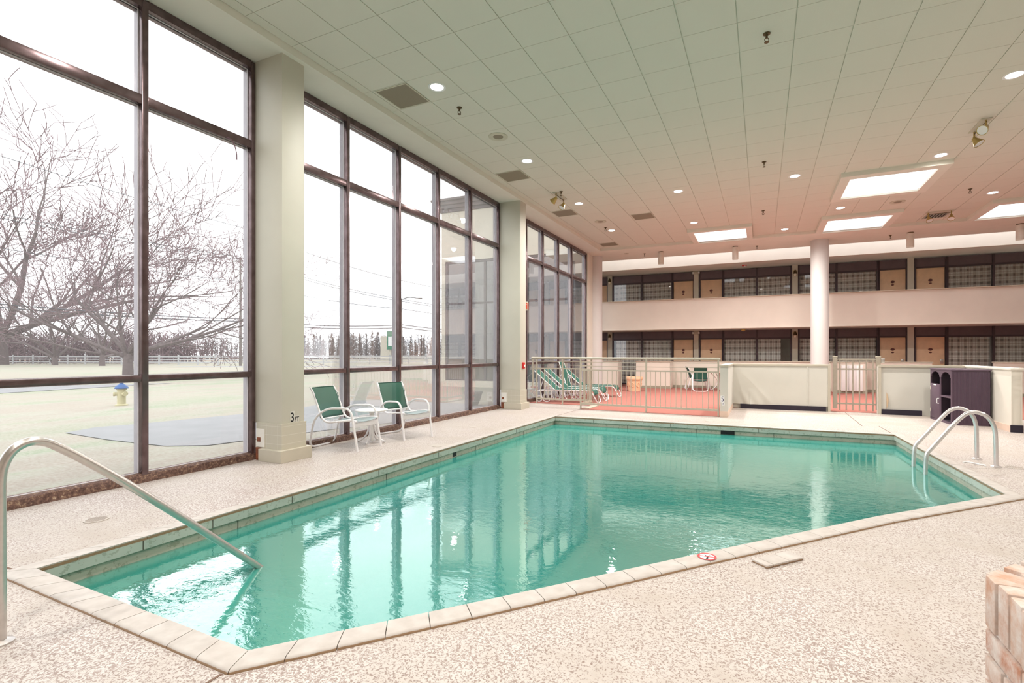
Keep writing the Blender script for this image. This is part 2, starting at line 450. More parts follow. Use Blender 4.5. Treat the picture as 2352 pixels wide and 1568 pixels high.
# ------------------------------------------------------------------ ceiling
ZS, ZT = 5.11, 5.204
XL = -5.36                         # room-side edge of the plaster soffit above the glass
SKY = [(1.72, 3.25, 12.65, 14.17), (1.69, 3.22, 16.35, 17.92), (-1.95, -.45, 16.25, 17.83), (5.43, 6.95, 16.40, 18.0)]
FR = [(1.53, 3.43, 12.42, 14.36), (1.51, 3.40, 16.1, 17.80), (-2.12, -.28, 16.05, 17.68), (5.23, 7.14, 16.15, 17.93)]
SK_B = []
def in_rect(x, y, r, m=0): return r[0]-m < x < r[1]+m and r[2]-m < y < r[3]+m
def cells(x0, x1, y0, y1, holes):
    xs = sorted({x0, x1} | {min(max(h[i], x0), x1) for h in holes for i in (0, 1)})
    ys = sorted({y0, y1} | {min(max(h[i], y0), y1) for h in holes for i in (2, 3)})
    for a, b in zip(xs, xs[1:]):
        for c, d in zip(ys, ys[1:]):
            if b-a > 1e-4 and d-c > 1e-4 and not any(in_rect((a+b)/2, (c+d)/2, h) for h in holes): yield a, b, c, d
mb = MB()
mb.box(-6.1, XL, -5, 17.56, ZS, 5.3)                                     # soffit above the windows
SD0, SD1 = 17.76, 19.8                                                   # plaster band before the light well
for a, b, c, d in cells(-8, 14, SD0, SD1, [(h[0]+.6, h[1]+.6, h[2]-0, h[3]-.05) for h in []]):
    pass
def bxy(a, d): return (a*CB-d*SB, a*SB+d*CB)
# back band as one prism with the skylight openings kept free: built strip by strip along x
def strip(x0, x1, ylo=None):
    y0 = lambda x: (SD0+x*SB)/CB if ylo is None else ylo
    y1 = lambda x: (SD1+x*SB)/CB
    mb.prism([(x0, y0(x0)), (x1, y0(x1)), (x1, y1(x1)), (x0, y1(x0))], ZS, 5.3)
edges = [-7.5]
for h in (SKY[2], SKY[1], SKY[3]): edges += [h[0], h[1]]
edges += [14]
for i in range(0, len(edges), 2): strip(edges[i], edges[i+1])
for h in (SKY[2], SKY[1], SKY[3]): strip(h[0], h[1], h[3])
for f, h in zip(FR, SKY):                                                # boxed frames round the skylights
    for a, b, c, d in cells(f[0], f[1], f[2], f[3], [h]): mb.box(a, b, c, d, ZS, 5.3)
struct(mb.build('ceiling', M['drywall'], smooth=False), 'white plaster soffit, light-well band and boxed skylight frames')
mb = MB(); TX, TY, P, PY = -.266, 6.895, .618, .6215
ix0 = int((XL-TX)/P)-2
for i in range(ix0, 23):
    for j in range(-19, 20):
        x0, x1 = TX+P*i, TX+P*(i+1); y0, y1 = TY+PY*j, TY+PY*(j+1)
        x0c = max(x0, XL); 
        if x1 < XL+.01 or x0 > 13.9: continue
        lim = (SD0+(x0+x1)/2*SB)/CB
        if y0 > lim: continue
        y1 = min(y1, lim+.04)
        g = .006; gy = .0028
        for a, b, c, d in cells(x0c+g, x1-g, y0+gy, y1-gy, FR): mb.box(a, b, c, d, ZT, ZT+.02)
for a, b, c, d in cells(-5.5, 14, -5, 18.3, FR): mb.box(a, b, c, d, ZT+.012, ZT+.04)
to = mb.build('ceiling', M['ceil_tile'], smooth=False); struct(to, 'suspended acoustic tile ceiling with grid lines')
mb = MB()
for f, h in zip(FR, SKY):
    mb.box(h[0]+.002, h[1]-.002, h[2]+.002, h[3]-.002, 5.15, 5.156)
sg = mb.build('window_9', M['skyglass'], smooth=False); struct(sg, 'skylight panes')
# roof above, closed except skylights and light well
mb = MB()
for a, b, c, d in cells(-6.3, 14.2, -5.2, 17.2, [SKY[0], (SKY[1][0], SKY[1][1], SKY[1][2], 18), (SKY[2][0], SKY[2][1], SKY[2][2], 18), (SKY[3][0], SKY[3][1], SKY[3][2], 18.2)]): mb.box(a, b, c, d, 5.302, 5.4)
struct(mb.build('ceiling', M['dark_end'], smooth=False), 'roof deck above')
mb = MB(); mb.box(-13, 15, 19.78, 20.8, 5.302, 5.31); struct(mb.build('window_10', M['wellglass'], rot=BA, smooth=False), 'glazed light well')
# trim strip between soffit and tile field
# closing walls out of view
mb = MB(); mb.box(13.9, 14.1, -5, 22, 0, 5.6); struct(mb.build('wall_right', M['wallpaint'], smooth=False))
mb = MB(); mb.box(-6.1, 14, -5.2, -5, 0, 5.6); struct(mb.build('wall_front', M['wallpaint'], smooth=False))
# ------------------------------------------------------------------ pool outline
POOL = [(-4.10, 1.52), (-4.03, 9.92), (1.98, 10.02), (2.10, 6.20), (.86, 4.92), (-.40, 3.475), (-1.3, 2.42), (-2.10, 1.50)]
def offset(poly, d):
    n = len(poly); out = []
    for i in range(n):
        a, b, c = Vector(poly[i-1]), Vector(poly[i]), Vector(poly[(i+1) % n])
        e1 = (b-a).normalized(); e2 = (c-b).normalized()
        n1 = Vector((-e1.y, e1.x)); n2 = Vector((-e2.y, e2.x)); m = (n1+n2).normalized()
        out.append(tuple(b+m*(d/max(.3, m.dot(n1)))))
    return out
OUT = offset(POOL, .135)      # outer line of the coping (polygon runs clockwise, left normal points outward)
# ------------------------------------------------------------------ floor
def holed(outer, hole, z, name, m):
    bm = bmesh.new()
    for loop in (outer, hole):
        vs = [bm.verts.new((x, y, z)) for x, y in loop]
        for i in range(len(vs)): bm.edges.new((vs[i], vs[(i+1) % len(vs)]))
    bmesh.ops.triangle_fill(bm, use_beauty=True, edges=bm.edges[:])
    me = bpy.data.meshes.new(name); bmesh.ops.recalc_face_normals(bm, faces=bm.faces)
    if bm.faces[0].normal.z < 0: bmesh.ops.reverse_faces(bm, faces=bm.faces)
    bm.to_mesh(me); bm.free(); me.materials.append(m)
    o = bpy.data.objects.new(name, me); COL.objects.link(o); return o
deck = struct(holed([(-6.05, -5.1), (14, -5.1), (14, 14.6), (-6.05, 14.6)], offset(POOL, .06), 0, 'floor', M['deck']), 'beige textured pool deck')
# raised slab under the deck so it has thickness at the pool edge
CARP = [(-5.98, 12.52), (-4.02, 12.47), (-4.05, 11.58), (-.84, 11.44), (-.84, 13.5), (1.45, 13.62), (2.45, 13.62), (4.2, 13.5), (14, 13.5), (14, 23), (-9, 23), (-9, 19), (-5.98, 17.7)]
mb = MB(); mb.prism(CARP, -.05, .008); struct(mb.build('floor', M['carpet'], smooth=False), 'salmon red outdoor carpet')
mb = MB(); mb.box(-4.02, -3.84, 11.64, 12.42, .008, .03); struct(mb.build('trim_2', M['trim'], smooth=False), 'pale threshold strip under fence return')
# saw-cut joints in the deck
mb = MB()
for p, q in (((-4.25, 1.47), (-5.9, 1.40)), ((-2.07, 1.36), (-2.05, .2)), ((-4.09, 10.08), (-4.05, 11.56)), ((1.74, 13.55), (1.70, 11.1)), ((1.98, 11.2), (2.0, 10.2))):
    mb.bar((*p, .0012), (*q, .0012), .012, .002)
struct(mb.build('trim_3', paint('deck_joint_line', (120, 96, 82), .9), smooth=False), 'deck joints')  # plain brown of the joints themselves
# ------------------------------------------------------------------ window wall
XW, XO = -5.926, -6.094
XG = -6.005
def win(name, y0, y1, mull, rainy=()):
    root = bpy.data.objects.new(name, None); COL.objects.link(root); root.location = (XW, y0, 0); struct(root, 'tall bronze window wall bay')
    off = (-XW, -y0, 0)
    T = Matrix.Translation(off)
    def put(mb, nm, m, **k):
        bmesh.ops.transform(mb.bm, matrix=T, verts=mb.bm.verts); return mb.build(nm, m, root, **k)
    # vertical members
    for y in [y0+.03] + list(mull) + [y1-.03]:
        w = .03
        mb = MB(); mb.box(XG-.012, XW, y-w, y+w, .0, 5.09, bevel=.004); put(mb, 'mullion', M['bronze']); mb = MB(); mb.box(XO, XG-.02, y-w*.85, y+w*.85, .0, 5.09); put(mb, 'outer_cap', M['alu'])
    ys = [y0+.06] + [v for y in mull for v in (y-.03, y+.03)] + [y1-.06]
    spans = [(ys[i], ys[i+1]) for i in range(0, len(ys), 2)]
    for k, (a, b) in enumerate(spans):
        for za, zb in ((3.986, 4.087), (1.059, 1.127)):
            mb = MB(); mb.box(XG-.01, XW-.006, a, b, za, zb, bevel=.004); mb.box(XO+.01, XG-.02, a, b, za+.008, zb-.008); put(mb, 'transom', M['bronze'])
        mb = MB(); mb.box(XG-.01, XW-.006, a, b, 5.01, 5.105); mb.box(XO+.01, XG-.02, a, b, 5.0, 5.105); put(mb, 'head_rail', M['bronze'])
        mb = MB()
        for za, zb in ((.09, 1.059), (1.127, 3.986), (4.087, 5.01)):      # light glazing gaskets round each pane
            for yy in (a, b-.006): mb.box(XG-.004, XG+.012, yy, yy+.006, za, zb)
            for zz in (za, zb-.006): mb.box(XG-.004, XG+.012, a, b, zz, zz+.006)
        put(mb, 'gasket', M['gasket'])
        g = M['glass_rain'] if k in rainy else M['glass']
        for za, zb in ((.085, 1.062), (1.125, 3.99), (4.083, 5.012)):
            mb = MB(); mb.box(XG-.003, XG+.003, a, b, za, zb); put(mb, 'pane', g, smooth=False)
    mb = MB(); n = int((y1-y0)/.09)
    # corroded sill: a slightly lumpy ledge
    rr = random.Random(int(y0*10)); prof = [(XO, 0), (XO, .088), (XG, .09), (XW-.02, .088), (XW+.006, .075), (XW+.02, .03), (XW+.028, -.002)]
    def fn(u, w):
        i = min(len(prof)-1, int(round(w*(len(prof)-1)))); x, z = prof[i]
        k = 1 if 2 < i < 6 else 0
        return (x+k*rr.uniform(-.006, .008), y0+(y1-y0)*u, z+k*rr.uniform(-.006, .004))
    mb.grid(fn, n, len(prof)-1); put(mb, 'sill', M['sill'])
    return root
win('window_1', -4.9, 4.34, [-4.3, -3.08, -1.85, -.62, .61, 1.84, 3.073])
win('window_2', 4.66, 10.94, [5.926, 7.163, 8.371, 9.6], rainy=(3, 4))
win('window_3', 11.26, 17.70, [12.5, 13.66, 14.9, 16.14], rainy=())
mb = MB(); mb.box(-6.12, -5.9, 17.70, 19.0, 0, 5.6); struct(mb.build('wall_left', M['wallpaint'], smooth=False), 'short cream wall after the last window')
mb = MB(); mb.box(-6.12, XO-.002, -5, 19, 5.09, 5.75); mb.box(-6.12, -6.0, -5, 17.7, -.3, 0); struct(mb.build('wall_left', M['stucco'], smooth=False), 'window wall head and footing')
# pillars between the bays
def pillar(nm, xf, y0, y1, label):
    root = bpy.data.objects.new(nm, None); COL.objects.link(root); root.location = (-5.9, (y0+y1)/2, 0); struct(root, label)
    yc = (y0+y1)/2; X = lambda x: x+5.9; Y = lambda y: y-yc
    MB().box(X(-6.05), X(xf), Y(y0), Y(y1), .47, ZS+.05, bevel=.006).build('shaft', M['wallpaint'] if 0 else PILL, root)
    mb = MB(); mb.box(X(-5.89), X(xf)+.016, Y(y0)-.016, Y(y1)+.016, .15, .476); mb.build('tile_wainscot', M['coltile'], root, smooth=False)
    mb = MB(); mb.box(X(-5.78), X(xf)+.066, Y(y0)-.07, Y(y1)+.066, 0, .153, bevel=.004); mb.build('base_course', M['colbase'], root, smooth=False)
    mb = MB(); mb.box(X(-5.88), X(-5.73), Y(y0)-.022, Y(y0)-.010, .17, .40); mb.build('bare_plaster_patch', M['plaster'], root, smooth=False)
    mb = MB(); mb.box(X(-5.88), X(-5.785), Y(y0)-.03, Y(y0)+.02, .0, .16); mb.box(X(-5.862), X(-5.80), Y(y0)-.026, Y(y0)-.018, .235, .29); mb.build('rusted_corner', M['rust'], root, smooth=False)
    return root
PILL = paint('pillar_paint', (204, 201, 188), .55, .03, 2, .06, 160)
p1 = pillar('square_pillar', -5.436, 4.334, 4.668, 'square cream pillar nearer the camera with tiled base')
p2 = pillar('square_pillar', -5.372, 10.93, 11.27, 'square cream pillar farther along the windows with tiled base')
# depth marker on the nearer pillar
dm = thing('depth_marker', 'black 3 FT pool depth marker stuck on the near square pillar', 'sign', (-5.434, 4.50, .49))
MB().box(0, .0012, -.05, .015, -.008, .135).box(0, .0012, .017, .085, -.008, .075).build('backing', M['greywall'], dm, smooth=False)
RX = Matrix(((0, 0, 1, 0), (1, 0, 0, 0), (0, 1, 0, 0), (0, 0, 0, 1)))
text_part('numeral', '3', .165, M['black'], dm, Matrix.Translation((.0016, -.018, 0)) @ RX, .0008, .72)
text_part('letters', 'FT', .082, M['black'], dm, Matrix.Translation((.0016, .05, 0)) @ RX, .0008, .8)
# ------------------------------------------------------------------ room block at the far end
DP, DW = 20.75, 22.3
mb = MB(); mb.box(-13.2, 14, DP, DP+.16, 2.37, 3.53); struct(mb.build('wall_back', M['wallpaint2'], rot=BA, smooth=False), 'cream balcony parapet')
mb = MB(); mb.box(-13.2, 14, DP-.03, DP+.19, 3.53, 3.565, bevel=.005); struct(mb.build('trim_4', paint('taupe_rail', (186, 170, 150), .5), rot=BA), 'balcony parapet cap')
mb = MB(); mb.box(-13.2, 14, DP-.03, DP+.05, 2.345, 2.372); struct(mb.build('trim_5', M['wallpaint2'], rot=BA, smooth=False), 'lower lip of parapet')
mb = MB(); mb.box(-13.2, 14, DP, DP+.16, 4.87, 6.4); struct(mb.build('wall_back', M['wallpaint2'], rot=BA, smooth=False), 'white upper fascia lit by the light well')
mb = MB(); mb.box(-13.2, 14, DP+.05, DW+.3, 2.335, 2.52); mb.box(-13.2, 14, DP+.05, DW+.3, 4.88, 5.1); struct(mb.build('ceiling', M['drywall'], rot=BA, smooth=False), 'walkway soffits')
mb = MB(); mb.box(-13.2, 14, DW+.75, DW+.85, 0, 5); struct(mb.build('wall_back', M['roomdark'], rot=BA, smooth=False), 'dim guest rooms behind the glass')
mb = MB()
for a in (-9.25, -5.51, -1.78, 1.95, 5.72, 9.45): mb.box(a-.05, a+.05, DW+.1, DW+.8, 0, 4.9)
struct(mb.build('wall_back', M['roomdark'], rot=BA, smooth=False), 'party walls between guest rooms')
mb = MB(); mb.box(-13.2, 14, DP, DW+.5, 6.4, 6.5); mb.box(-13.2, 14, DW+.5, DW+.6, 5.0, 6.5); struct(mb.build('ceiling', M['dark_end'], rot=BA, smooth=False), 'roof over the room block')
cnt_w = [4]; cnt_d = [1]
def curtain_mesh(w, h, seed):
    rr = random.Random(seed); n = max(10, int(w*26)); bm = bmesh.new(); uv = bm.loops.layers.uv.new('UVMap')
    ph = [rr.uniform(0, 6.28) for _ in range(4)]; cols = []; ss = 0; prev = None
    for i in range(n+1):
        x = w*i/n; y = .028*math.sin(x*34+ph[0]+1.2*math.sin(x*4+ph[1]))+.016*math.sin(x*61+ph[2])
        if prev: ss += math.hypot(x-prev[0], y-prev[1])
        prev = (x, y); cols.append((x, y, ss))
    vs = [(bm.verts.new((x, y, 0)), bm.verts.new((x, y, h)), s_) for x, y, s_ in cols]
    o = rr.uniform(0, 1)
    for A, B in zip(vs, vs[1:]):
        f = bm.faces.new((A[0], B[0], B[1], A[1])); f.smooth = True
        for l, (uu, vv) in zip(f.loops, ((A[2], 0), (B[2], 0), (B[2], h), (A[2], h))): l[uv].uv = (uu+o, vv)
    me = bpy.data.meshes.new('curtain'); bm.to_mesh(me); bm.free(); me.materials.append(M['plaid']); return me
def facade(a, d, kind, z0, floorname, where):
    """one guest room front; a = left end, list of panes and door in the B frame"""
def window_unit(a0, a1, z0, split, dark=0):
    nm = 'window_%d' % cnt_w[0]; cnt_w[0] += 1
    zt = z0+1.99
    root = bpy.data.objects.new(nm, None); COL.objects.link(root); root.location = bw(a0, DW, z0); root.rotation_euler = (0, 0, BA); struct(root, 'dark bronze guest room window front')
    w = a1-a0
    xs = [0]+[s-a0 for s in split]+[w]
    for k, x in enumerate(xs):
        MB().box(x-.035, x+.035, -.03, .06, 0, 2.33).build('mullion', M['darkframe'], root, smooth=False)
    for l, r in zip(xs, xs[1:]):
        MB().box(l+.035, r-.035, -.015, .05, 1.955, 2.015).build('transom', M['darkframe'], root, smooth=False)
        MB().box(l+.035, r-.035, .0, .03, 2.015, 2.33).build('spandrel_panel', M['darkpanel'], root, smooth=False)
        MB().box(l+.035, r-.035, .012, .018, .05, 1.955).build('pane', M['glass_room'], root, smooth=False)
        MB().box(l+.035, r-.035, -.015, .05, 0, .05).build('bottom_rail', M['darkframe'], root, smooth=False)
    return root
def door_unit(a0, a1, z0, lockside, lock=True):
    nm = 'door_%d' % cnt_d[0]; cnt_d[0] += 1
    root = bpy.data.objects.new(nm, None); COL.objects.link(root); root.location = bw(a0, DW, z0); root.rotation_euler = (0, 0, BA); struct(root, 'tan guest room door')
    w = a1-a0
    for x0, x1 in ((-.05, 0), (w, w+.05)): MB().box(x0, x1, -.03, .06, 0, 2.33).build('jamb', M['darkframe'], root, smooth=False)
    MB().box(0, w, -.015, .05, 1.965, 2.02).build('head', M['darkframe'], root, smooth=False)
    MB().box(0, w, 0, .03, 2.02, 2.33).build('spandrel_panel', M['darkpanel'], root, smooth=False)
    leaf = MB().box(.012, w-.012, .01, .05, .01, 1.96, bevel=.003).build('leaf', M['door'], root)
    el = lambda s, z: Matrix.Translation((w*.5, .01, z)) @ Matrix.Diagonal((1, 1, .72, 1)) @ Matrix.Rotation(PI/2, 4, 'X')
    MB().lathe([(0, .012), (.062, .012), (.066, .006), (.066, 0)], seg=24, M=el(1, 1.515)).build('number_plaque', M['plaque'], leaf)
    MB().lathe([(0, .010), (.045, .010), (.048, .006), (.048, 0)], seg=20, M=el(1, 1.405) @ Matrix.Diagonal((1, .8, 1, 1))).build('notice_plaque', M['plaque'], leaf)
    if lock:
        x = .10 if lockside < 0 else w-.10
        MB().box(x-.05, x+.05, -.012, .01, 1.0, 1.16, bevel=.006).build('lock_plate', M['steel'], leaf)
        MB().tube([(x, -.012, 1.07), (x, -.05, 1.07), (x-.06*lockside*-1*-1, -.05, 1.07)], .009).build('lever', M['steel'], leaf)
    return root
NAMES = {0: 'ground floor', 1: 'upper floor'}
ROOMS = [(-7.72, -5.64, 'L'), (-5.38, -1.90, 'WD'), (-1.66, 1.82, 'DW'), (2.08, 5.59, 'WD'), (5.84, 9.35, 'DW')]
win_labels = ['left', 'right']
CURT = []
for fl in (0, 1):
    z0 = .008 if fl == 0 else 2.52
    for k, (a0, a1, kd) in enumerate(ROOMS):
        if kd == 'WD': sp = [a0, a0+1.30, a1-.90]; window_unit(sp[0], sp[2]+.035, z0, [sp[1]]); door_unit(sp[2]+.08, a1, z0, 1); panes = [(sp[0]+.04, sp[1]-.04), (sp[1]+.04, sp[2])]
        elif kd == 'DW': door_unit(a0+.05, a0+.91, z0, 1); sp = [a0+1.0, a1-1.24, a1]; window_unit(sp[0]-.035, sp[2], z0, [sp[1]]); panes = [(sp[0], sp[1]-.04), (sp[1]+.04, sp[2]-.04)]
        else: door_unit(a1-.86, a1, z0, 1); window_unit(a0-.8, a1-.95, z0, [a0+.35]); panes = []
        for q, (l, r) in enumerate(panes):
            gap = .0
            if fl == 0 and k == 2 and q == 1: r -= .32         # drawn aside at one window
            if fl == 0 and k == 1 and q == 0: l += .05
            o = bpy.data.objects.new('curtain', curtain_mesh(r-l, 1.93, fl*20+k*4+q)); COL.objects.link(o)
            o.location = bw(l, DW+.14, z0+.03); o.rotation_euler = (0, 0, BA); CURT.append((o, fl, k, q))
rn = {1: 'the first pair of rooms behind the left round column', 2: 'the second room front', 3: 'the room front behind the right round column', 4: 'the rightmost room front'}
side = {1: ('window pane farther from the door', 'window pane next to the door'), 2: ('window pane next to the door', 'window pane farther from the door'), 3: ('window pane farther from the door', 'window pane next to the door'), 4: ('window pane next to the door', 'window pane at the right edge')}
rn = {1: 'leftmost', 2: 'second', 3: 'third', 4: 'rightmost'}
for o, fl, k, q in CURT:
    tag(o, 'plaid curtain in %s of %s %s room front' % (side[k][q], rn[k], NAMES[fl]), 'curtain', 'plaid curtains behind guest room windows')
for a in (-9.25, -5.51, -1.78, 1.95, 5.72, 9.45):
    mb = MB()
    for z0, z1 in ((0, 2.335), (2.52, 4.88)): mb.box(a-.1, a+.1, DW-.06, DW+.12, z0, z1)
    struct(mb.build('wall_back', M['post'], rot=BA, smooth=False), 'beige post between guest rooms')
# wall sconces and emergency lights on the posts
def sconce(a, z, label):
    t = thing('wall_sconce', label, 'wall lamp', bw(a, DW-.06, z), BA, 'brass wall sconces on the facade posts')
    MB().box(-.055, .055, -.012, 0, -.10, .12, bevel=.01).build('back_plate', M['brass'], t)
    MB().lathe([(.012, .13), (.05, .07), (.066, -.02), (.06, -.03)], (0, -.075, 0), 16).build('hood', M['darkbrass'], t)
    MB().lathe([(.0, -.13), (.045, -.12), (.05, -.03), (.0, -.03)], (0, -.075, 0), 16).build('glass_globe', M['globe'], t)
    return t
sconce(-5.51, 4.64, 'brass wall sconce on upper floor post beside the left round column')
sconce(1.95, 4.55, 'brass wall sconce on upper floor post left of the right round column')
sconce(-5.51, 2.12, 'brass wall sconce on ground floor post beside the left round column')
sconce(1.95, 2.12, 'brass wall sconce on ground floor post left of the right round column')
def emlight(a, z, label):
    t = thing('emergency_light', label, 'emergency light', bw(a, DW-.06, z), BA, 'cream emergency light boxes')
    MB().box(-.15, .15, -.07, 0, -.055, .055, bevel=.012).build('case', M['trim'], t)
    for s in (-1, 1): MB().lathe([(0, .03), (.032, .03), (.036, 0), (.03, -.01)], seg=14, M=Matrix.Translation((s*.115, -.075, 0)) @ Matrix.Rotation(PI/2, 4, 'X')).build('lamp_head', M['white'], t)
emlight(-1.78, 4.80, 'cream emergency light box on the upper floor post between two tan doors')
emlight(-1.78, 2.25, 'cream emergency light box on the ground floor post between two tan doors')
t = thing('fire_strobe', 'red fire alarm strobe under the upper walkway soffit', 'fire alarm', bw(.10, 21.5, 4.88), BA)
MB().box(-.085, .085, -.07, .07, -.035, 0, bevel=.008).build('body', M['red'], t); MB().box(-.01, .05, -.075, -.04, -.06, -.035, bevel=.004).build('flash_lens', M['white'], t)
t = thing('ceiling_light', 'small amber ceiling light under the ground floor walkway', 'ceiling light', bw(.06, 21.45, 2.335), BA)
MB().lathe([(0, 0), (.10, 0), (.10, -.02), (.085, -.03)], seg=20).build('rim', M['brass'], t); MB().lathe([(.085, -.03), (.07, -.06), (0, -.075)], seg=20).build('diffuser', paint('amber_glass', (232, 196, 120), .3), t)
# low corridor walls in front of the ground floor
def lowwall(a0, a1, d0, d1, h=1.05, cap=True, nm='wall_back', lab='low cream corridor wall'):
    mb = MB(); mb.box(a0, a1, d0, d1, 0.0, h); struct(mb.build(nm, M['wallpaint2'], rot=BA, smooth=False), lab)
    mb = MB(); mb.box(a0-.02, a1+.02, d0-.025, d1+.025, h, h+.035, bevel=.005); struct(mb.build('trim_6', M['trim'], rot=BA), 'cap of low corridor wall')
    mb = MB(); mb.box(a0-.006, a1+.006, d0-.012, d0, .008, .11); struct(mb.build('baseboard_back', paint('sage_base', (158, 152, 134), .6), rot=BA, smooth=False))
lowwall(-8.5, -4.85, DP, DP+.15)
lowwall(-2.62, 5.93, DP, DP+.15)
lowwall(7.45, 13.9, DP-.35, DP-.2, 1.07)
lowwall(-5.3, -4.62, 19.95, DP, 1.05, lab='low cream wing wall left of the patio opening')
lowwall(-3.87, -2.56, 19.9, DP-.03, 1.05, lab='low cream wing wall right of the patio opening')
lowwall(2.97, 3.91, 19.9, DP-.03, 1.05, lab='low cream wing wall behind the gate')
mb = MB()
for k in range(3): mb.box(-.33+k*.205, -.14+k*.205, -.07, 0, 0, .86, bevel=.008)
mb.box(-.345, .29, -.02, .0, -.01, .87)
tag(mb.build('wall_panel', M['white'], loc=bw(3.50, 19.9, .09), rot=BA), 'white ribbed panel unit against the low wall behind the gate', 'panel')
mb = MB(); mb.box(3.75, 3.95, 15.9, 17.2, 0, 1.05); struct(mb.build('wall_right', M['wallpaint2'], smooth=False), 'low cream stub wall behind gate')
# round columns
def roundcol(x, y, r, label):
    o = MB().lathe([(r, 0), (r, ZS+.02)], seg=48).build('round_column', M['white_col'], loc=(x, y, 0)); struct(o, label)
roundcol(1.72, 18.97, .268, 'white round column right of centre')
roundcol(-5.86, 18.55, .262, 'white round column at the end of the windows')
# ------------------------------------------------------------------ swimming pool
ZW = -.155
pool = thing('swimming_pool', 'indoor swimming pool with cream tiled coping, cut off corner and entry steps', 'swimming pool', (-1, 5, 0), kind='structure')
PO = Vector((-1, 5))
loc = lambda p: (p[0]-PO.x, p[1]-PO.y)
mb = MB(); n = len(POOL)
for i in range(n):
    a, b = Vector(POOL[i]), Vector(POOL[(i+1) % n]); A, B = Vector(OUT[i]), Vector(OUT[(i+1) % n])
    L = (b-a).length; k = max(1, round(L/(.205 if i in (3, 4, 5, 6, 7) else .205)))
    for j in range(k):
        t0, t1 = j/k, (j+1)/k; e = .0022/L
        t0 += e; t1 -= e
        q = [a.lerp(b, t0), a.lerp(b, t1), A.lerp(B, t1), A.lerp(B, t0)]
        # bullnose outer edge
        pts = []
        for s_, z in ((0, -.012), (0, .018), (.5, .019), (.86, .019), (.94, .016), (.985, .010), (1, .0), (1, -.012)):
            pts.append([(q[0].lerp(q[3], s_), z), (q[1].lerp(q[2], s_), z)])
        vs = [[mb.bm.verts.new((*loc(p), z)) for p, z in row] for row in pts]
        for u, w in zip(vs, vs[1:]): mb.bm.faces.new((u[0], u[1], w[1], w[0]))
        mb.bm.faces.new([r[0] for r in vs]); mb.bm.faces.new([r[1] for r in vs][::-1])
mb.build('coping', M['coping'], pool)
IN2 = offset(POOL, .028)
def wallring(poly, z0, z1, nm, m, extra=None):
    mb = MB(); n = len(poly)
    for i in range(n):
        a, b = poly[i], poly[(i+1) % n]
        mb.quad((*loc(a), z0), (*loc(b), z0), (*loc(b), z1), (*loc(a), z1))
    if extra:
        for i in range(n):
            a, b, c, d = poly[i], poly[(i+1) % n], extra[(i+1) % n], extra[i]
            mb.quad((*loc(a), z0), (*loc(b), z0), (*loc(c), z0), (*loc(d), z0))
    return mb.build(nm, m, pool, smooth=False)
wallring(POOL, -.076, -.008, 'edge_face', M['band_upper'], IN2)
wallring(IN2, -.30, -.076, 'waterline_band', M['band_lower'])
mb = MB(); pts = [loc(p) for p in IN2]
wallring(IN2, -1.25, -.30, 'basin_wall', M['basin'])
mb = MB(); bmv = [mb.bm.verts.new((*p, -1.25)) for p in pts]; mb.bm.faces.new(bmv); mb.build('basin_floor', M['basin'], pool, smooth=False)
# upright seams on the two faces
mb = MB()
def seam(i, t, z0, z1, poly):
    a, b = Vector(poly[i]), Vector(poly[(i+1) % n]); p = a.lerp(b, t); d = (b-a).normalized(); nn = Vector((d.y, -d.x))
    p = p+nn*.001
    mb.bar((*loc(p), z0), (*loc(p), z1), .006, .004, up=(nn.x, nn.y, 0))
for t in (.07, .13, .22, .36, .5, .64, .78, .92): seam(0, t, -.076, -.01, POOL)
for t in (.16, .38, .62, .82): seam(0, t, -.16, -.078, IN2)
for t in (.14, .40, .66, .86): seam(1, t, -.076, -.01, POOL)
for t in (.05, .26, .48, .70, .92): seam(1, t, -.16, -.078, IN2)
mb.build('face_joints', paint('dark_joint', (92, 90, 80), .8), pool, smooth=False)
mb = MB(); mb.box(-4.12-PO.x, -4.089-PO.x, 6.10-PO.y, 6.27-PO.y, -.15, -.08); mb.box(-.71-PO.x, -.47-PO.x, 9.995-PO.y, 10.02-PO.y, -.15, -.079)
mb.build('skimmer_mouth', M['black'], pool, smooth=False)
def step_poly(x0, x1, y0, y1, r):
    p = [(x0, y0)]
    p += [(x0, y1)]
    p += [(x1-r+r*math.sin(k*PI/16), y1-r+r*math.cos(k*PI/16)) for k in range(9)]
    return p+[(x1, y0)]
for y1, z, x1 in ((1.98, -.25, -3.62), (2.44, -.42, -3.12), (2.9, -.66, -2.85)):
    MB().prism([loc(p) for p in step_poly(-4.1, x1, 1.49, y1, .22)], -1.25, z).build('entry_step', M['steps'], pool, smooth=False)
# water
mb = MB(); mb.bm.faces.new([mb.bm.verts.new((*p, ZW)) for p in IN2]); wo = mb.build('pool_water', M['water'], smooth=False)
if wo.data.polygons[0].normal.z < 0: wo.data.flip_normals()
tag(wo, 'still cloudy turquoise water filling the pool', 'water', kind='stuff')
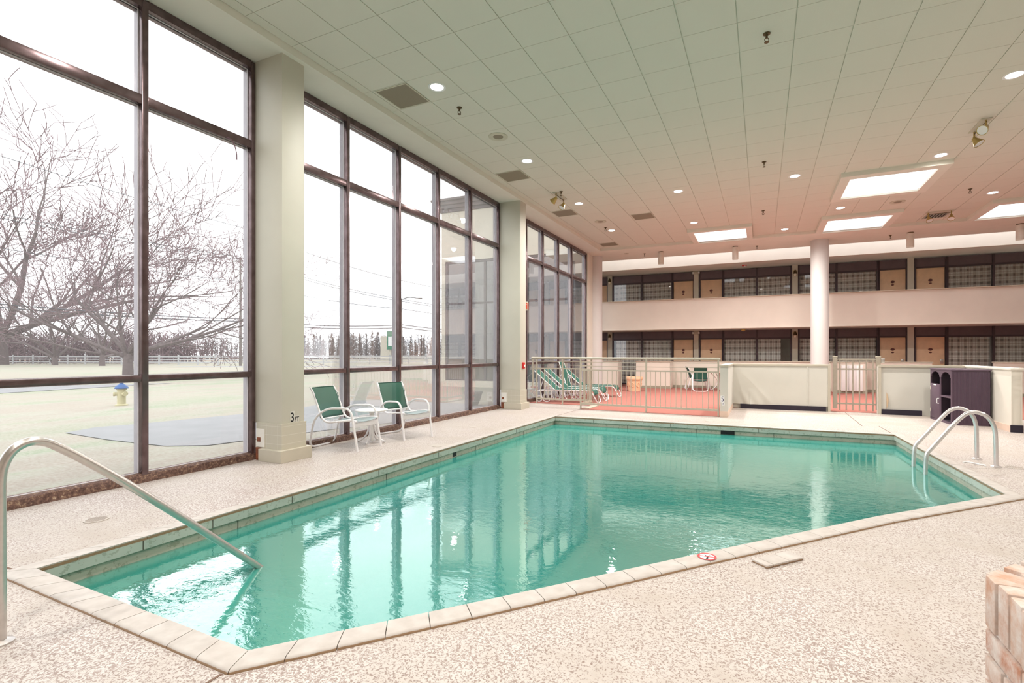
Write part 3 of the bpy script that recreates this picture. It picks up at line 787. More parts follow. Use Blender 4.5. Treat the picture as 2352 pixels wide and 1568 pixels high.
# no-diving marker on the coping, and the patch of loose coping tiles beside it
e = (Vector((.86, 4.92))-Vector((-.40, 3.475))).normalized(); ea = math.atan2(e.y, e.x)
t = thing('no_diving_marker', 'round red and white no diving marker on the pool coping', 'sign', (-.33, 3.455, .0205), ea)
MB().lathe([(0, .001), (.056, .001)], seg=32).build('disc', M['white'], t, smooth=False)
mb = MB()
for k in range(32):
    a, b = 2*PI*k/32, 2*PI*(k+1)/32
    mb.quad(*[(r_*math.cos(x), r_*math.sin(x), .0016) for r_, x in ((.047, a), (.060, a), (.060, b), (.047, b))])
mb.bar((-.035, .035, .0018), (.035, -.035, .0018), .010, .0006); mb.build('red_ring', M['redpaint'], t, smooth=False)
mb = MB(); mb.bar((-.02, -.022, .0014), (.006, .0, .0014), .012, .0004); mb.bar((.006, 0, .0014), (.03, .004, .0014), .007, .0004); mb.bar((.0, -.002, .0014), (.008, .028, .0014), .007, .0004); mb.bar((-.028, -.03, .0014), (-.018, -.02, .0014), .014, .0004)
mb.build('diver_figure', M['black'], t, smooth=False)
sl = thing('coping_patch', 'small raised patch of cream coping tiles on the deck against the pool edge', 'tile patch', (.05, 3.665, .0), ea)
for x0, x1 in ((-.165, -.11), (-.108, .035), (.037, .165)):
    MB().box(x0, x1, -.115, .005, .0, .02, bevel=.004).build('tile', M['coping'], sl)
# deck drains and skimmer lids
def drain(x, y, r, label, slots=True):
    t = thing('deck_drain', label, 'drain', (x, y, 0))
    MB().lathe([(r, 0), (r, .004), (r*.9, .005), (0, .005)], seg=28).build('rim', paint('cream_plastic', (186, 177, 168), .5), t)
    if slots:
        mb = MB()
        for k in range(-4, 5):
            h = math.sqrt(max(0, (r*.82)**2-(k*r*.18)**2)); mb.box(k*r*.18-r*.04, k*r*.18+r*.04, -h, h, .0051, .0056)
        mb.build('slots', paint('drain_slot', (132, 118, 108), .8), t, smooth=False)
drain(-4.93, 2.20, .085, 'round slotted deck drain between the near window and the pool')
drain(2.72, 7.80, .10, 'round slotted deck drain beside the pool ladder')
drain(-4.33, 6.12, .13, 'plain round skimmer lid on the deck in front of the second patio chair', False)
drain(-4.87, 7.95, .08, 'small plain round lid on the deck halfway along the windows', False)
drain(-.96, 10.62, .09, 'small round deck lid in front of the beige half wall corner', False)
# ------------------------------------------------------------------ handrail and ladder
hr = thing('pool_handrail', 'brushed steel handrail curving down into the shallow end of the pool', 'handrail', (-3.23, 1.07, 0))
pts = [(0, 0, 0), (0, 0, .90), (0, .09, .945), (0, .235, .87), (0, 1.31, -.145), (0, 1.62, -.44)]
path = [Vector((0, 0, 0)), Vector((0, 0, .62))]
path = fillet([(0, 0, 0), (0, -.01, .98), (0, .15, .945), (0, 1.75, -.55)], .30, 12)
yz = [(0, 0), (0, .35), (0, .62), (.0, .76), (.012, .835), (.045, .895), (.10, .925), (.16, .915), (.22, .875), (.33, .785), (.53, .607), (.89, .264), (1.31, -.146), (1.6, -.43)]
def catmull(P, n=6):
    P = [Vector(p) for p in P]; Q = [P[0]*2-P[1]]+P+[P[-1]*2-P[-2]]; out = []
    for i in range(1, len(Q)-2):
        for k in range(n):
            t = k/n; a, b, c, d = Q[i-1:i+3]
            out.append(.5*((2*b)+(-a+c)*t+(2*a-5*b+4*c-d)*t*t+(-a+3*b-3*c+d)*t**3))
    return out+[P[-1]]
MB().tube(catmull([(0, y, z) for y, z in yz]), .022, 16).build('rail', M['steel'], hr)
MB().lathe([(.05, 0), (.05, .008), (.03, .016), (.022, .018)], seg=24).build('deck_flange', M['steel'], hr)
ld = thing('pool_ladder', 'pair of curved steel ladder rails at the deep end of the pool', 'pool ladder', (2.5, 7.99, 0))
for y, P in ((8.23, [(1.842, -.55), (1.842, -.3), (1.842, -.147), (1.847, .03), (1.862, .12), (1.908, .19), (2.0, .315), (2.085, .434), (2.19, .57), (2.25, .625), (2.32, .648), (2.40, .622), (2.46, .555), (2.495, .44), (2.503, .25), (2.506, 0)]),
             (7.75, [(1.856, -.55), (1.856, -.3), (1.856, -.147), (1.861, .03), (1.876, .11), (1.922, .178), (2.03, .335), (2.135, .482), (2.235, .60), (2.29, .637), (2.35, .645), (2.43, .618), (2.49, .55), (2.527, .44), (2.537, .25), (2.539, 0)])):
    MB().tube(catmull([(x-2.5, y-7.99, z) for x, z in P]), .024, 16).build('rail', M['ladder'], ld)
    MB().lathe([(.055, 0), (.055, .008), (.035, .02), (.024, .022)], (P[-1][0]-2.5, y-7.99, 0), 24).build('deck_flange', M['ladder'], ld)
for z in (-.35, -.6): MB().box(1.82-2.5, 1.90-2.5, -.22, .22, z-.02, z).build('tread', M['ladder'], ld)
tag(MB().tube(catmull([(2.26, 7.86, .006), (2.3, 7.9, .008), (2.36, 7.87, .007), (2.40, 7.80, .008), (2.44, 7.78, .008), (2.43, 7.72, .008)]), .008, 8).build('rope_scrap', M['white'], loc=(0, 0, 0)), 'scrap of pale cord lying on the deck by the pool ladder', 'cord')
# ------------------------------------------------------------------ railings
def railing(name, label, base, runs):
    t = thing(name, label, 'railing', (*base, 0)); bx, by = base
    for (p, q, posts, ext0) in runs:
        p, q = Vector(p), Vector(q); d = (q-p).normalized(); L = (q-p).length; pa = p-d*ext0
        lc = lambda v, z: (v.x-bx, v.y-by, z)
        MB().tube([lc(pa-d*.03, 1.245), lc(q+d*.01, 1.245)], .028, 12).build('top_rail', M['fence'], t)
        for z, h in ((1.15, .014), (1.055, .014), (.962, .032)): MB().bar(lc(pa, z), lc(q, z), .02, h).build('rail', M['fence'], t, smooth=False)
        MB().bar(lc(p, .135), lc(q, .135), .03, .045).build('bottom_rail', M['fence'], t, smooth=False)
        for s_ in posts:
            MB().bar(lc(p+d*s_, .005), lc(p+d*s_, 1.225), .034, .034, up=(d.x, d.y, 0)).build('post', M['fence'], t, smooth=False)
        if ext0: 
            MB().bar(lc(pa, .42), lc(pa, 1.225), .034, .034, up=(d.x, d.y, 0)).build('post', M['fence'], t, smooth=False)
        k = max(1, int(round(L/.113)))
        for i in range(1, k):
            v = p+d*(L*i/k)
            if any(abs(L*i/k-s_) < .03 for s_ in posts): continue
            MB().tube([lc(v, .15), lc(v, .95)], .0085, 6, cap=False).build('bar', M['fence'], t)
    return t
railing('pool_railing', 'beige metal railing with thin bars from the window pillar round to its short return', (-4.9, 12.47), [((-5.62, 12.47), (-4.03, 12.46), (0, .76, 1.57), .12), ((-4.045, 11.66), (-4.03, 12.44), (.76,), 0)])
railing('pool_railing', 'long beige metal railing with thin bars between the red carpet and the pool', (-2.4, 11.53), [((-4.05, 11.62), (-.845, 11.475), (0, 1.62, 3.19), 0)])
railing('pool_railing', 'beige metal railing cut by the right edge of the picture', (4.1, 11.15), [((4.09, 11.12), (6.4, 11.1), (0, 1.5), 0)])
# ------------------------------------------------------------------ half walls
def hwall(pts, th, h, lab, name='wall_back'):
    """vinyl covered half wall along a polyline on its pool face; thickness away from the pool"""
mb = MB(); mb.box(-.824, -.673, 11.44, 13.6, .12, 1.075); struct(mb.build('wall_right', M['greywall'], smooth=False), 'narrow end of the half wall facing the pool')
mb = MB(); mb.box(-.826, -.671, 11.437, 13.5, 0, .125); struct(mb.build('baseboard_back', M['peachtile'], smooth=False), 'peach base tiles of half wall end')
mb = MB(); mb.box(-.84, -.655, 11.42, 13.62, 1.07, 1.118, bevel=.008); struct(mb.build('trim_7', M['trim']), 'cap on half wall end')
# long half wall with the loosened vinyl: a grid surface with a crease
mb = MB()
def vinyl(u, w):
    x = -.672+u*(1.41+.672); z = .115+w*.965; y = 13.485+u*.075
    s = 0
    cx = -.30; k = max(0, 1-(z-.115)/.38)
    dx = x-cx
    s = .055*k*math.exp(-max(0, dx)*2.6)*(1 if dx > 0 else 0)+(.028*k*math.exp(dx*5) if dx <= 0 else 0)
    s += .012*k*math.sin(dx*26+z*14)*math.exp(-abs(dx)*3)
    return (x, y-s, z)
mb.grid(vinyl, 90, 30); vo = mb.build('wall_back', M['greywall']); struct(vo, 'half wall face with vinyl covering come loose in a crease')
mb = MB(); mb.prism([(-.672, 13.515), (1.41, 13.59), (1.41, 13.70), (-.672, 13.63)], 0, 1.08); struct(mb.build('wall_back', M['greywall'], smooth=False), 'long half wall behind the pool')
mb = MB(); mb.bar((.98, 13.538, .12), (.98, 13.538, 1.07), .02, .012, up=(0, 1, 0)); struct(mb.build('trim_8', M['greywall'], smooth=False), 'vinyl seam')
mb = MB(); mb.bar((-.66, 13.555, 1.085), (1.44, 13.63, 1.085), .17, .045); mb.bar((1.425, 13.625, 0), (1.425, 13.625, 1.10), .17, .05, up=(1, 0, 0)); struct(mb.build('trim_9', M['trim'], smooth=False), 'wood cap and end trim of long half wall')
mb = MB(); mb.bar((-.50, 13.478, .058), (1.36, 13.548, .058), .024, .115); struct(mb.build('baseboard_back', M['cove'], smooth=False), 'black rubber cove base')
mb = MB(); mb.bar((2.36, 13.53, .54), (3.92, 13.50, .54), .12, 1.07); struct(mb.build('wall_back', M['greywall'], smooth=False), 'half wall right of the gate')
mb = MB(); mb.bar((2.37, 13.52, 1.085), (3.90, 13.49, 1.085), .18, .045); mb.bar((2.395, 13.52, 0), (2.395, 13.52, 1.10), .17, .05, up=(1, 0, 0)); struct(mb.build('trim_10', M['trim'], smooth=False), 'wood cap of half wall right of the gate')
mb = MB(); mb.bar((2.43, 13.455, .058), (3.16, 13.44, .058), .024, .115); struct(mb.build('baseboard_back', M['cove'], smooth=False), 'black rubber cove base right of gate')
mb = MB()
def tear(u, w):
    z = .12+w*.38; h = .035*math.sin(PI*w)
    return (2.52+u*h+(.012 if w < .9 else 0)*0, 13.462-.006-.02*u*math.sin(PI*w), z)
mb.grid(tear, 4, 14); tag(mb.build('vinyl_tear', paint('exposed_tan_backing', (196, 170, 140), .8)), 'curled tear in the vinyl low on the half wall right of the gate', 'tear')
mb = MB(); mb.box(3.905, 4.05, 11.30, 13.55, 0, 1.07); struct(mb.build('wall_right', M['wallpaint'], smooth=False), 'white half wall running back from the right railing')
mb = MB(); mb.box(3.885, 4.065, 11.28, 13.58, 1.07, 1.112, bevel=.006); struct(mb.build('trim_11', paint('white_cap', (226, 220, 210), .5)), 'cap of white half wall')
mb = MB(); mb.box(3.892, 3.906, 11.31, 13.3, 0, .115); struct(mb.build('baseboard_right', M['peachtile'], smooth=False), 'peach base tiles')
mb = MB(); mb.box(3.89, 4.06, 11.285, 11.302, .0, .125); struct(mb.build('baseboard_right', M['cove'], smooth=False), 'dark cove base on the wall end')
# ------------------------------------------------------------------ gate
g = thing('pool_gate', 'taupe metal gate with worn posts between two half walls', 'gate', (1.97, 13.62, 0))
for x, yb in ((-.42, 0), (.425, 0)):
    MB().box(x-.042, x+.042, -.042, .042, .075, 1.275).build('post', M['gate'], g, smooth=False)
    MB().box(x-.048, x+.048, -.048, .048, 1.275, 1.30, bevel=.006).build('post_cap', M['fence'], g)
for z, h in ((1.225, .045), (1.00, .035), (.20, .035)): MB().box(-.38, .385, -.018, .018, z-h/2, z+h/2).build('rail', M['gate'], g, smooth=False)
for k in range(6): MB().box(-.325+k*.13-.013, -.325+k*.13+.013, -.013, .013, .045, 1.22).build('picket', M['gate'], g, smooth=False)
for z in (.20, 1.02): MB().box(.467, .487, -.03, .03, z-.06, z+.06).build('hinge', M['black'], g, smooth=False)
MB().box(.475, .545, -.03, .0, 1.14, 1.26, bevel=.005).build('latch_box', M['steel'], g)
# ------------------------------------------------------------------ towel cabinet
cb = thing('towel_cabinet', 'dark plum resin towel cabinet with arched openings in front of the white half wall', 'cabinet', (3.235, 12.5, 0), R(4.3-90))
# local: +x runs along the front towards the camera, front face at y = 0 looking to -y, depth to +y
W2, DPH, HT = .505, .60, 1.06
mb = MB(); mb.box(-W2+.006, W2-.006, DPH-.03, DPH, .0, HT); mb.box(-W2, -W2+.03, 0.02, DPH-.03, 0, HT); mb.box(-.015, .015, .02, DPH-.03, .04, HT-.03); mb.box(-W2+.03, W2-.03, .02, DPH-.03, 0.0, .05); mb.build('body', M['purple_in'], cb, smooth=False)
MB().box(-W2-.01, W2+.01, -.01, DPH+.01, HT-.03, HT, bevel=.006).build('top', M['purple'], cb)
mb = MB(); mb.box(W2-.03, W2-.008, 0.02, DPH, .0, HT-.03)
for k in range(30): mb.tube([(W2-.008, .03+k*.019, .03), (W2-.008, .03+k*.019, HT-.05)], .0075, 6)
mb.build('ribbed_side', M['purple'], cb)
def arch_panel(x0, x1, zb, label):
    """front frame: solid above an arched opening"""
mb = MB()
for x0, x1 in ((-W2+.03, -.02), (.02, W2-.03)):
    zt, zs = HT-.06, HT-.20; cx = (x0+x1)/2; hw = (x1-x0)/2
    prev = None
    for k in range(17):
        s = -1+2*k/16; x = cx+hw*s; z = zs+(zt-zs)*math.sqrt(max(0, 1-s*s))
        if prev: mb.box(prev[0], x, 0, .02, (prev[1]+z)/2, HT-.03)
        prev = (x, z)
for x0, x1 in ((-W2, -W2+.03), (-.02, .02), (W2-.03, W2)): mb.box(x0, x1, 0, .022, .0, HT-.03)
mb.box(-W2, W2, 0, .022, .0, .04)
mb.build('front_frame', M['purple'], cb, smooth=False)
dr = MB().box(-W2+.032, -.022, -.004, .018, .045, HT-.31, bevel=.004).build('door', M['purple'], cb)
MB().tube(fillet([(-.05, -.004, .36), (-.05, -.04, .36), (-.05, -.04, .46), (-.05, -.004, .46)], .02, 5), .006, 8).build('handle', M['white'], dr)
MB().box(-.32, -.18, -.006, -.003, HT-.345, HT-.325).build('label_slot', M['white'], dr, smooth=False)
for z in (.16, .62): MB().box(-W2+.02, -W2+.045, -.009, -.003, z, z+.07).build('hinge', M['trim'], dr, smooth=False)
MB().box(.02, W2-.03, .0, DPH-.03, .50, .535).build('shelf', M['purple'], cb, smooth=False)
# ------------------------------------------------------------------ brick planter wall, right foreground
bk = thing('brick_wall', 'low whitewashed brick wall in the right foreground with a header course on top', 'brick wall', (.55, 1.75, 0))
u1 = Vector((.656, .755)); bw_ = []
# plan polygon (local): corner, along 41 degrees away, right, back
P0, P1, P2, P3 = Vector((0, 0)), Vector((1.15, 1.32)), Vector((1.6, .6)), Vector((.02, -1.75))
HB = .755
mb = MB(); inset = .006
mb.prism([(.012, -.004), (1.15, 1.29), (1.58, .6), (1.5, -1.75), (.032, -1.75)], 0, HB-.012); mb.build('mortar_core', M['mortar'], bk, smooth=False)
mb = MB(); rr = random.Random(3)
def brick(p, q, z0, z1, depth, nrm, bev=.004):
    """brick whose face runs p->q (2D), sunk 'depth' opposite nrm"""
    p, q = Vector(p), Vector(q); d = (q-p); L = d.length; d.normalize(); nr = Vector(nrm)
    Mx = Matrix(((d.x, nr.x, 0, 0), (d.y, nr.y, 0, 0), (0, 0, 1, 0), (0, 0, 0, 1)))
    c = (p+q)/2; Mx.translation = (c.x, c.y, (z0+z1)/2)
    j = rr.uniform(-.002, .002)
    mb.box(-L/2, L/2, -depth, j, -(z1-z0)/2, (z1-z0)/2, Mx, bevel=bev, seg=2)
def face(p, q, nrm, startoff):
    p, q = Vector(p), Vector(q); L = (q-p).length; d = (q-p).normalized()
    z = 0; row = 0
    while z < HB-.16:
        x = -.10*(row % 2)
        while x < L:
            a, b = max(0, x), min(L, x+.195)
            if b-a > .02: brick(p+d*a, p+d*b, z+.004, z+.061, .06, nrm)
            x += .206
        z += .068; row += 1
    return z
zr = face((0, 0), (.02, -1.75), (-1, -.01), 0)
face((1.15, 1.32), (0, 0), (-.755, .656), 0)
# header course: bricks on edge running back into the wall
y = -.004; k = 0
while y > -1.74:
    x0 = .0+.0
    L = .30
    mb.box(x0+rr.uniform(-.003, .003), .21, y-.060, y, zr+.004, HB+rr.uniform(-.002, .002), bevel=.005)
    mb.box(.22, .43, y-.060, y, zr+.004, HB+rr.uniform(-.003, .001), bevel=.005)
    mb.box(.44, .65, y-.060, y, zr+.004, HB+rr.uniform(-.003, .001), bevel=.005)
    y -= .0695
s = .03
while s < 1.7:
    a = u1*s
    # rows continue beyond the corner, cut to the slanted face
    yy = a.y
    mb.box(a.x+.07, a.x+.26, yy-.03, yy+.028, zr+.004, HB-.002, bevel=.005); mb.box(a.x+.27, a.x+.47, yy-.03, yy+.028, zr+.004, HB-.002, bevel=.005)
    Mx = Matrix(((u1.x, -u1.y, 0, 0), (u1.y, u1.x, 0, 0), (0, 0, 1, 0), (0, 0, 0, 1))); Mx.translation = (a.x, a.y, 0)
    mb.box(-.028, .032, -.10, .0, zr+.004, HB, Mx, bevel=.005)
    s += .0925
mb.build('bricks', M['brick'], bk)
# ------------------------------------------------------------------ patio chairs, table, loungers
def sling_chair(label, loc_, rot, grp, solid=False):
    t = thing('patio_chair', label, 'chair', (*loc_, 0), rot, grp)
    w = .265; r = .0155
    P = [(.41, w, .0), (.30, w, .60), (-.12, w, .585), (-.33, w, .44), (-.425, w, .016), (-.425, -w, .016), (-.33, -w, .44), (-.12, -w, .585), (.30, -w, .60), (.41, -w, .0)]
    MB().tube(fillet(P, .13, 7), r, 10).build('arm_frame', M['white_frame'], t)
    for s in (-1, 1):
        y = s*.235
        Q = fillet([(.375, y, .415), (.30, y, .43), (-.20, y, .375), (-.30, y, .62), (-.375, y, .80), (-.43, y, .875)], .16, 7)
        MB().tube(Q, .0145, 10).build('seat_rail', M['white_frame'], t)
    MB().box(.335, .352, -.25, .25, .325, .395, bevel=.004).build('front_apron', M['white_frame'], t)
    MB().tube([(-.215, -.235, .43), (-.215, .235, .43)], .011, 8).build('cross_bar', M['white_frame'], t)
    MB().tube([(.05, -.262, .40), (.05, .262, .40)], .011, 8).build('cross_bar', M['white_frame'], t)
    sl = M['sling_solid'] if solid else M['sling']
    B = catmull([(-.245, .44), (-.275, .55), (-.315, .67), (-.36, .78), (-.415, .865)], 4)
    def fb(u, v):
        x, z = [(a.x, a.y) for a in [B[int(round(u*(len(B)-1)))]]][0]
        return (x-.035*(1-(2*v-1)**2), -.232+.464*v, z)
    bs = MB().grid(fb, len(B)-1, 8).build('back_sling', sl, t, solid=.002)
    mb = MB()
    for v in (0.0, 1.0): mb.tube([fb(i/(len(B)-1), v) for i in range(len(B))], .008, 6)
    for u in (0.0, 1.0): mb.tube([fb(u, j/8) for j in range(9)], .007, 6)
    mb.build('hem', M['sling_edge'], bs)
    S = catmull([(.37, .428), (.25, .425), (.0, .40), (-.15, .384), (-.20, .40)], 4)
    def fs(u, v):
        a = S[int(round(u*(len(S)-1)))]
        return (a.x, -.232+.464*v, a.y-.03*(1-(2*v-1)**2))
    MB().grid(fs, len(S)-1, 8).build('seat_sling', paint('grey_green_sling', (150, 164, 166), .6) if not solid else sl, t, solid=.002)
    return t
sling_chair('green sling patio chair nearest the first square pillar, facing the pool', (-5.48, 5.43), R(6), 'green sling patio chairs by the windows')
sling_chair('green sling patio chair right of the small white table, facing the pool', (-5.36, 6.57), R(-17), 'green sling patio chairs by the windows')
t = thing('side_table', 'small round white side table on curved legs between two patio chairs', 'table', (-5.44, 5.91, 0))
MB().lathe([(0, .478), (.22, .478), (.238, .486), (.242, .496), (.236, .503), (.20, .505), (0, .505)], seg=40).build('tabletop', M['white'], t)
MB().lathe([(.05, .478), (.034, .46), (.031, .40), (.031, .06), (.033, .02), (0, .02)], seg=24).build('pedestal', M['white'], t)
for k in range(4):
    a = R(-70+90*k); c, s = math.cos(a), math.sin(a)
    MB().tube(catmull([(c*r_, s*r_, z) for r_, z in ((.03, .30), (.055, .18), (.10, .09), (.17, .03), (.215, .012))], 5), .013, 8).build('leg', M['white_frame'], t)
def lounger(label, foot, ang, alpha):
    d = Vector((math.cos(ang), math.sin(ang))); nn = Vector((-d.y, d.x)); c = Vector(foot)-d*.98+nn*.3
    t = thing('chaise_lounge', label, 'lounge chair', (c.x, c.y, .008), ang, 'green strapped chaise lounges behind the railing')
    zs = .34; hx = -.22; Lb = .80; ca, sa = math.cos(alpha), math.sin(alpha)
    for s in (-1, 1):
        y = s*.285
        MB().tube(fillet([(-.78, y, .30), (hx, y, zs), (.82, y, zs), (.99, y, .015), (.99, s*.05, .015)], .10, 6), .014, 8).build('side_rail', M['white_frame'], t)
        MB().tube([(hx, y*.94, zs+.01), (hx-Lb*ca, y*.94, zs+.01+Lb*sa)], .013, 8).build('back_rail', M['white_frame'], t)
        MB().tube(catmull([(-.62, y, .31), (-.58, y, .12), (-.50, y, .02), (-.40, y, .02), (-.32, y, .12), (-.28, y, .33)], 5), .012, 8).build('hoop_leg', M['white_frame'], t)
        MB().tube(catmull([(.05, y, .33), (.10, y, .15), (.20, y, .06), (.30, y, .15), (.35, y, .33)], 5), .012, 8).build('hoop_leg', M['white_frame'], t)
        MB().lathe([(.062, -.012), (.095, -.012), (.095, .012), (.062, .012), (.062, -.012)], seg=20, M=Matrix.Translation((-.66, s*.31, .095)) @ Matrix.Rotation(PI/2, 4, 'X')).build('wheel', M['white_frame'], t)
        MB().tube([(hx-Lb*.55*ca, y*.9, zs+Lb*.55*sa), (-.66, y*.9, .30)], .010, 6).build('prop_strut', M['white_frame'], t)
    mb = MB()
    MB().tube([(-.70, -.285, .30), (-.70, .285, .30)], .012, 8).build('cross_bar', M['white_frame'], t)
    mb.box(0, Lb, -.262, .262, -.004, .004)
    bmesh.ops.transform(mb.bm, matrix=Matrix.Translation((hx, 0, zs+.016)) @ Matrix.Rotation(PI+alpha, 4, 'Y') @ Matrix.Translation((0, 0, 0)), verts=mb.bm.verts)
    mb.build('back_sling', M['sling_solid'], t, smooth=False)
    k = 8
    for i in range(k):
        x0 = hx+.02+i*(1.0/k); MB().box(x0, x0+1.0/k-.035, -.275, .275, zs+.008, zs+.018).build('seat_strap', M['sling_solid'], t, smooth=False)
    MB().grid(lambda u, v: (.82+.10*u, -.275+.55*v, zs+.012-.13*u*u), 5, 2).build('foot_strap', M['sling_solid'], t, solid=.006)
lounger('green chaise lounge nearest the railing with its back raised', (-4.07, 13.0), R(6), R(41))
lounger('second green chaise lounge from the railing with its back raised', (-4.06, 13.72), R(6), R(41))
lounger('green chaise lounge with its back set almost upright', (-4.25, 14.42), R(6), R(72))
lounger('farthest green chaise lounge from the railing', (-4.04, 15.14), R(6), R(41))
t = thing('planter_pot', 'pale terracotta planter pot standing on the red carpet', 'pot', (-4.22, 18.0, .008))
MB().lathe([(0, .03), (.19, .03), (.20, 0), (.21, .0), (.235, .16), (.265, .36), (.275, .43), (.305, .43), (.312, .46), (.305, .52), (.27, .52), (.255, .40), (0, .38)], seg=36).build('pot_body', M['terracotta'], t)
mb = MB()
for k in range(8):
    a = 2*PI*k/8; c, s = math.cos(a), math.sin(a)
    P = [(c*r_-s*o, s*r_+c*o, z) for o, r_, z in ((-.06, .248, .22), (-.03, .257, .30), (.02, .26, .31), (.05, .252, .24), (.02, .246, .17), (-.03, .247, .19))]
    mb.tube(catmull(P+[P[0]], 3), .010, 6)
mb.build('relief_swags', M['terracotta'], t)
sling_chair('green patio chair on the red carpet with its back to the pool', (-2.06, 19.15), R(97), 'green patio chairs on the red carpet', True)
sling_chair('green patio chair on the red carpet partly hidden behind another chair', (-2.25, 20.0), R(20), 'green patio chairs on the red carpet', True)
sling_chair('green patio chair on the red carpet half hidden by the half wall end', (-.75, 19.7), R(170), 'green patio chairs on the red carpet', True)
t = thing('patio_table', 'round white patio table on the red carpet beside green chairs', 'table', (-1.42, 19.65, .008))
MB().lathe([(0, .66), (.42, .66), (.44, .672), (.44, .684), (.42, .69), (0, .69)], seg=36).build('tabletop', paint('pinkish_table_top', (226, 190, 178), .4), t)
MB().lathe([(.03, .66), (.025, .03), (0, .03)], seg=16).build('pedestal', M['white_frame'], t)
for k in range(4):
    a = R(30+90*k); c, s = math.cos(a), math.sin(a)
    MB().tube(catmull([(c*r_, s*r_, z) for r_, z in ((.36, .655), (.20, .50), (.10, .32), (.20, .12), (.36, .012))], 5), .013, 8).build('leg', M['white_frame'], t)
# ------------------------------------------------------------------ things on the ceiling and walls
def downlight(x, y, label, power=1):
    t = thing('recessed_downlight', label, 'ceiling light', (x, y, ZT), 0, 'recessed ceiling downlights')
    MB().lathe([(.092, -.001), (.118, -.006), (.126, -.004), (.126, 0), (.092, 0), (.092, -.001)], seg=32).build('trim_ring', M['white'], t)
    MB().lathe([(0, -.0015), (.094, -.0015)], seg=32).build('lamp_lens', M['bulb'], t, smooth=False)
    L = bpy.data.lights.new('lamp_light', 'SPOT'); L.energy = 140*power*(1.5 if y > 14 else 1); L.color = (1, .96, .91); L.spot_size = R(166); L.spot_blend = .9; L.shadow_soft_size = .08
    lo = bpy.data.objects.new('lamp_light', L); COL.objects.link(lo); lo.parent = t; lo.location = (0, 0, -.03)
ordw = ['nearest the camera', 'second from the camera', 'third from the camera', 'farthest from the camera']
for k, y in enumerate((5.96, 9.0, 12.1, 15.16)): downlight(-4.265, y, 'recessed downlight in the row along the windows, '+ordw[k])
downlight(-1.81, 12.17, 'recessed downlight right of the window row, the nearer of two')
downlight(-1.82, 15.28, 'recessed downlight just in front of the left skylight')
downlight(.64, 12.19, 'recessed downlight left of the largest skylight')
downlight(.63, 17.25, 'recessed downlight between the left skylight and the round column')
downlight(3.14, 12.10, 'recessed downlight on the near edge of the largest skylight')
downlight(3.16, 9.05, 'recessed downlight at the upper right edge of the picture')
downlight(1.87, 15.36, 'recessed downlight between the two middle skylights')
downlight(5.0, 15.43, 'recessed downlight in front of the rightmost skylight')
for x_ in (-4.265, -1.81, .64, 3.14):  # unseen downlights added to brighten the near deck
    for y_ in (2.85, -.2): downlight(x_, y_, 'recessed downlight in the ceiling over the camera, above the picture', .6)
for y_ in (2.85, 5.9, 8.9): downlight(6.4, y_, 'recessed downlight in the ceiling over the deck, right of the picture', .7)  # more added fill lamps, outside the view
def sprinkler(x, y, label, z=ZT):
    t = thing('fire_sprinkler', label, 'sprinkler', (x, y, z), rnd.uniform(0, 3), 'ceiling fire sprinklers')
    MB().lathe([(0, 0), (.042, 0), (.040, -.010), (.018, -.018), (.012, -.03), (.012, -.055), (0, -.055)], seg=18).build('escutcheon', M['darkbrass'], t)
    MB().tube(catmull([(.012, 0, -.05), (.024, 0, -.07), (.02, 0, -.09), (0, 0, -.10), (-.02, 0, -.09), (-.024, 0, -.07), (-.012, 0, -.05)], 4), .0045, 6).build('yoke', M['darkbrass'], t)
    MB().lathe([(0, -.100), (.028, -.102), (.028, -.106), (0, -.106)], seg=14).build('deflector', M['darkbrass'], t)
for x, y, z, lab in ((-4.30, 6.6, ZT, 'brass sprinkler head beside the nearest square grille'), (.048, 6.63, ZT, 'brass sprinkler head at the top centre of the ceiling'), (.032, 11.03, ZT, 'brass sprinkler head in the middle of the ceiling'), (.021, 14.78, ZT, 'brass sprinkler head right of the left skylight'),
                     (-.17, 19.0, ZS, 'sprinkler head on the plaster band right of the second hanging cylinder lamp'), (-4.33, 11.02, ZT, 'brass sprinkler head above the left twin spotlight'), (-4.34, 14.74, ZT, 'brass sprinkler head beside the second round ceiling speaker'), (-4.0, 18.7, ZS, 'sprinkler head on the plaster band left of the first hanging lamp'), (4.40, 14.85, ZT, 'brass sprinkler head right of the largest skylight'), (3.68, 19.1, ZS, 'sprinkler head on the plaster band right of the round column')):
    sprinkler(x, y, lab, z)
def speaker(x, y, label, z=ZT, r=.17):
    t = thing('ceiling_speaker', label, 'speaker', (x, y, z), 0, 'round ceiling speakers')
    MB().lathe([(r*.53, -.006), (r*.9, -.012), (r, -.008), (r, 0), (r*.53, 0), (r*.53, -.006)], seg=36).build('rim', M['ceil_rim'], t)
    MB().lathe([(0, -.004), (r*.54, -.004)], seg=32).build('grille', M['vent'], t, smooth=False)
M['ceil_rim'] = paint('cream_metal_rim', (200, 196, 178), .6)
speaker(-4.25, 7.77, 'round cream ceiling speaker near the window row')
speaker(-4.275, 14.0, 'round cream ceiling speaker farther along the window row')
speaker(3.11, 15.36, 'round tan ceiling speaker between two skylights')
speaker(-4.62, 18.4, 'small round ceiling disc on the plaster band by the left round column', ZS, .09)
